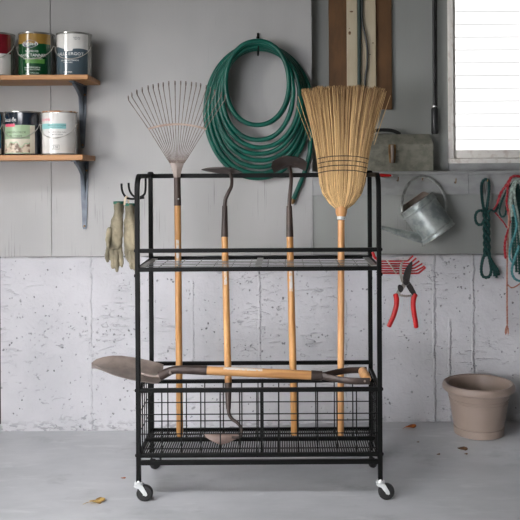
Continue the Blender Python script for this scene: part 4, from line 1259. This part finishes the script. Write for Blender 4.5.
pn = thing('pruning_shears', 'red-handled pruning shears hanging open under the hand rake', 'pruners', P(403, 329, 3.10))
dp = 3.092
def plate(lst, d, t):
    mb = MB(); o = P(0, 0, d); pts = [P(a, b, d) for a, b in lst]
    return mb.prism([(p.x, p.z) for p in pts], t, Matrix(((1, 0, 0, 0), (0, 0, -1, d - DW), (0, 1, 0, 0), (0, 0, 0, 1))))
def smooth2(l, n=4): return [(p.x, p.y) for p in spl([Vector((a, b, 0)) for a, b in l], n, True)]
obj('cutting_blade', plate(smooth2([(411.8, 261.0), (412.2, 266), (410.8, 273), (409.8, 279), (408.6, 284.6), (404.0, 285), (402.8, 280), (403.6, 274), (406.6, 267)]), dp - .003, .0045), 'blade_dark', pn, bevel=.001)
obj('hook_blade', plate(smooth2([(403.8, 260.4), (402.4, 264), (401.9, 270), (402.6, 276), (405, 281), (404.4, 285), (401.4, 282), (399.8, 276), (399.4, 269), (400.8, 263)]), dp + .003, .006), 'blade_grey', pn, bevel=.0012)
obj('pivot_bolt', MB().lathe([(0, .008), (.0105, .007), (.0125, .003), (.0125, -.004), (0, -.004)], 20, frame(P(406, 282.2, dp - .006), (1, 0, 0), (0, 0, 1)) @ Matrix.Rotation(0, 4, 'X')), 'blade_dark', pn)
obj('shank', plate([(404.2, 281), (407.6, 283), (404.0, 288.6), (399.6, 294.6), (395.0, 294.6), (397.6, 290), (400.8, 286)], dp + .002, .007), 'blade_grey', pn, bevel=.001)
obj('shank', plate([(405.6, 280.5), (409.4, 281.5), (412.6, 286), (416.6, 293.8), (413, 296), (409.6, 292), (406.2, 286.5)], dp - .002, .006), 'blade_dark', pn, bevel=.001)
obj('catch', plate(smooth2([(399.2, 284.6), (402.4, 286), (403.2, 290), (400.6, 292.4), (398.2, 290), (397.8, 286.5)]), dp - .005, .006), 'blade_dark', pn, bevel=.001)
obj('spring', braid(MB(), [P(399.6, 295.2, dp), P(406, 296.2, dp), P(412.6, 295.4, dp)], .0052, 500), 'blade_grey', pn)
for l, rs in (([(395.2, 293.6), (396.6, 299), (396.2, 306), (393.8, 315), (390.8, 322), (388.6, 327)], [.0095, .0105, .0098, .0098, .0095, .0085]),
              ([(415.6, 293.6), (413.8, 298), (413.2, 305), (414.2, 314), (415.6, 322), (416.2, 328)], [.0095, .0105, .0098, .0098, .0095, .0085])):
    q = spl([P(a, b, dp) for a, b in l], 5); n = len(q)
    rad = []
    for i in range(n):
        f = i / (n - 1) * 5; k = min(int(f), 4); rad.append(lerp(rs[k], rs[k + 1], f - k))
    rad[0] *= .75; rad[-1] *= .65
    obj('handle', MB().tube(q, rad, 12, flat=(1, .85)), 'red', pn)

# ------------------------------------------------------------------ plant pot
pc = Vector((P(478.6, 400, 3.64).x, 3.64 - DW, .0400))
prof_p = [(0, 0), (.104, 0), (.110, .003), (.1130, .033), (.1125, .035), (.1085, .036), (.1085, .038), (.1115, .039), (.1305, .150), (.1270, .151), (.1270, .154), (.1320, .155), (.1335, .163), (.1300, .164), (.1300, .167), (.1345, .168), (.1385, .194), (.147, .195), (.1560, .197), (.1605, .203), (.1615, .211), (.1600, .220), (.1555, .2275), (.1500, .230), (.1440, .228), (.1395, .222), (.1345, .185), (.106, .02), (0, .02)]
pt = obj('plant_pot', MB().lathe(prof_p, 64, Matrix.Translation(pc), cap=False), 'pot', base=pc, angle=24)
tag(pt, 'empty taupe plastic plant pot on the floor by the wall', 'plant pot')

# ------------------------------------------------------------------ leaves on the floor
def floor_point(px, py):
    lo, hi = 1.5, 3.8
    for _ in range(50):
        m = (lo + hi) / 2; p = P(px, py, m)
        if p.z > floor_h(p.x, p.y): lo = m
        else: hi = m
    return P(px, py, lo)
def leaf(px, py, size, mat, label, rot, lobes=5, curl=.25, sq=.6, grp='dry leaves on the floor'):
    c = floor_point(px, py); c.z = floor_h(c.x, c.y)
    n = 40; V = [c + Vector((0, 0, .004))]
    rng = random.Random(int(px * 7 + py))
    for ring in (.5, 1.0):
        for k in range(n):
            a = 2 * PI * k / n
            rr = size * ring * (.62 + .38 * abs(math.cos(a * lobes / 2)) ** .8 * (1 + .2 * math.sin(a * 3)))
            x, y = rr * math.cos(a), rr * math.sin(a) * sq
            xr, yr = x * math.cos(rot) - y * math.sin(rot), x * math.sin(rot) + y * math.cos(rot)
            z = .003 + curl * size * ring ** 2 * (.5 + .5 * math.sin(a * 2 + rot)) + rng.uniform(0, .001)
            V.append(c + Vector((xr, yr, z)))
    Fc = [(0, 1 + k, 1 + (k + 1) % n) for k in range(n)] + [(1 + k, 1 + n + k, 1 + n + (k + 1) % n, 1 + (k + 1) % n) for k in range(n)]
    mb = MB().add(V, Fc)
    o = obj('dry_leaf', mb, mat, base=c, angle=60)
    s_ = o.modifiers.new('thickness', 'SOLIDIFY'); s_.thickness = .0012; s_.offset = 1
    tag(o, label, 'leaf', grp)
    if size > .025:
        st = [c + Vector((-.7 * size * math.cos(rot), -.7 * size * math.sin(rot), .005)), c + Vector((-1.2 * size * math.cos(rot), -1.2 * size * math.sin(rot) - .004, .004)), c + Vector((-1.6 * size * math.cos(rot), -1.6 * size * math.sin(rot) - .012, .002))]
        obj('stem', MB().tube(st, .0009, 5), mat, o)
    return o
leaf(97, 502.2, .030, 'leaf_y', 'yellowish dry leaf on the floor near the left front wheel', .25, 5, .30, .75)
leaf(411, 427.6, .026, 'leaf_o', 'orange dry leaf by the wall base between rack and pot', .2, 4, .35, .8)
leaf(462, 450.2, .024, 'leaf_b', 'brown curled leaf on the floor in front of the pot', -.35, 3, .4, .7)
leaf(438.6, 455.4, .009, 'leaf_b', 'tiny brown leaf scrap left of the curled leaf by the pot', .6, 3, .3, .8)
leaf(466, 455, .008, 'leaf_b', 'tiny dark leaf scrap just under the curled leaf by the pot', .1, 3, .3, .8)
leaf(123, 479.2, .011, 'leaf_r', 'tiny rust-coloured leaf scrap left of the front caster', .1, 3, .3, .6)
leaf(418, 443, .006, 'leaf_b', 'tiny leaf scrap between the rack and the pot', .1, 3, .3, .8)

# ------------------------------------------------------------------ light
def area(name, loc, target, sx, sy, power, col=(1, 1, 1), spread=180):
    l = bpy.data.lights.new(name, 'AREA'); l.shape = 'RECTANGLE'; l.size = sx; l.size_y = sy
    l.energy = power; l.color = col; l.spread = math.radians(spread)
    o = bpy.data.objects.new(name, l); COL.objects.link(o)
    o.location = loc
    o.rotation_euler = (Vector(target) - Vector(loc)).to_track_quat('-Z', 'Y').to_euler()
    return o
KEY, TOP, FILL, AMB = 34, 32, 18, .04
area('side_door_daylight', (-4.5, -4.1, 1.95), (.7, -.2, .0), 1.15, 1.7, KEY, (1.0, .985, .965), 74)
area('overhead_fill', (-1.2, -2.4, 2.56), (-.9, -1.2, 0), 1.2, .5, TOP, (.965, .96, 1.0), 105)  # added fill from above to lift the floor; no actual ceiling fixture
area('garage_door_daylight', (-2.4, -5.0, .85), (.2, 0, .3), 1.8, 1.1, FILL, (.95, .945, 1.0), 56)
sun = bpy.data.lights.new('sun', 'SUN'); sun.energy = 12.0; sun.angle = math.radians(1.5)
so_ = bpy.data.objects.new('sun', sun); COL.objects.link(so_)
so_.rotation_euler = (math.radians(32), 0, 0)
w = bpy.data.worlds.new('sky'); S.world = w; w.use_nodes = True
bg = w.node_tree.nodes['Background']; bg.inputs['Color'].default_value = (1.0, .97, .84, 1); bg.inputs['Strength'].default_value = AMB

S.view_settings.view_transform = 'Standard'
S.view_settings.look = 'None'
S.view_settings.exposure = -0.06
S.view_settings.gamma = 1.0
S.view_settings.use_curve_mapping = False
S.cycles.use_denoising = True
S.cycles.max_bounces = 8
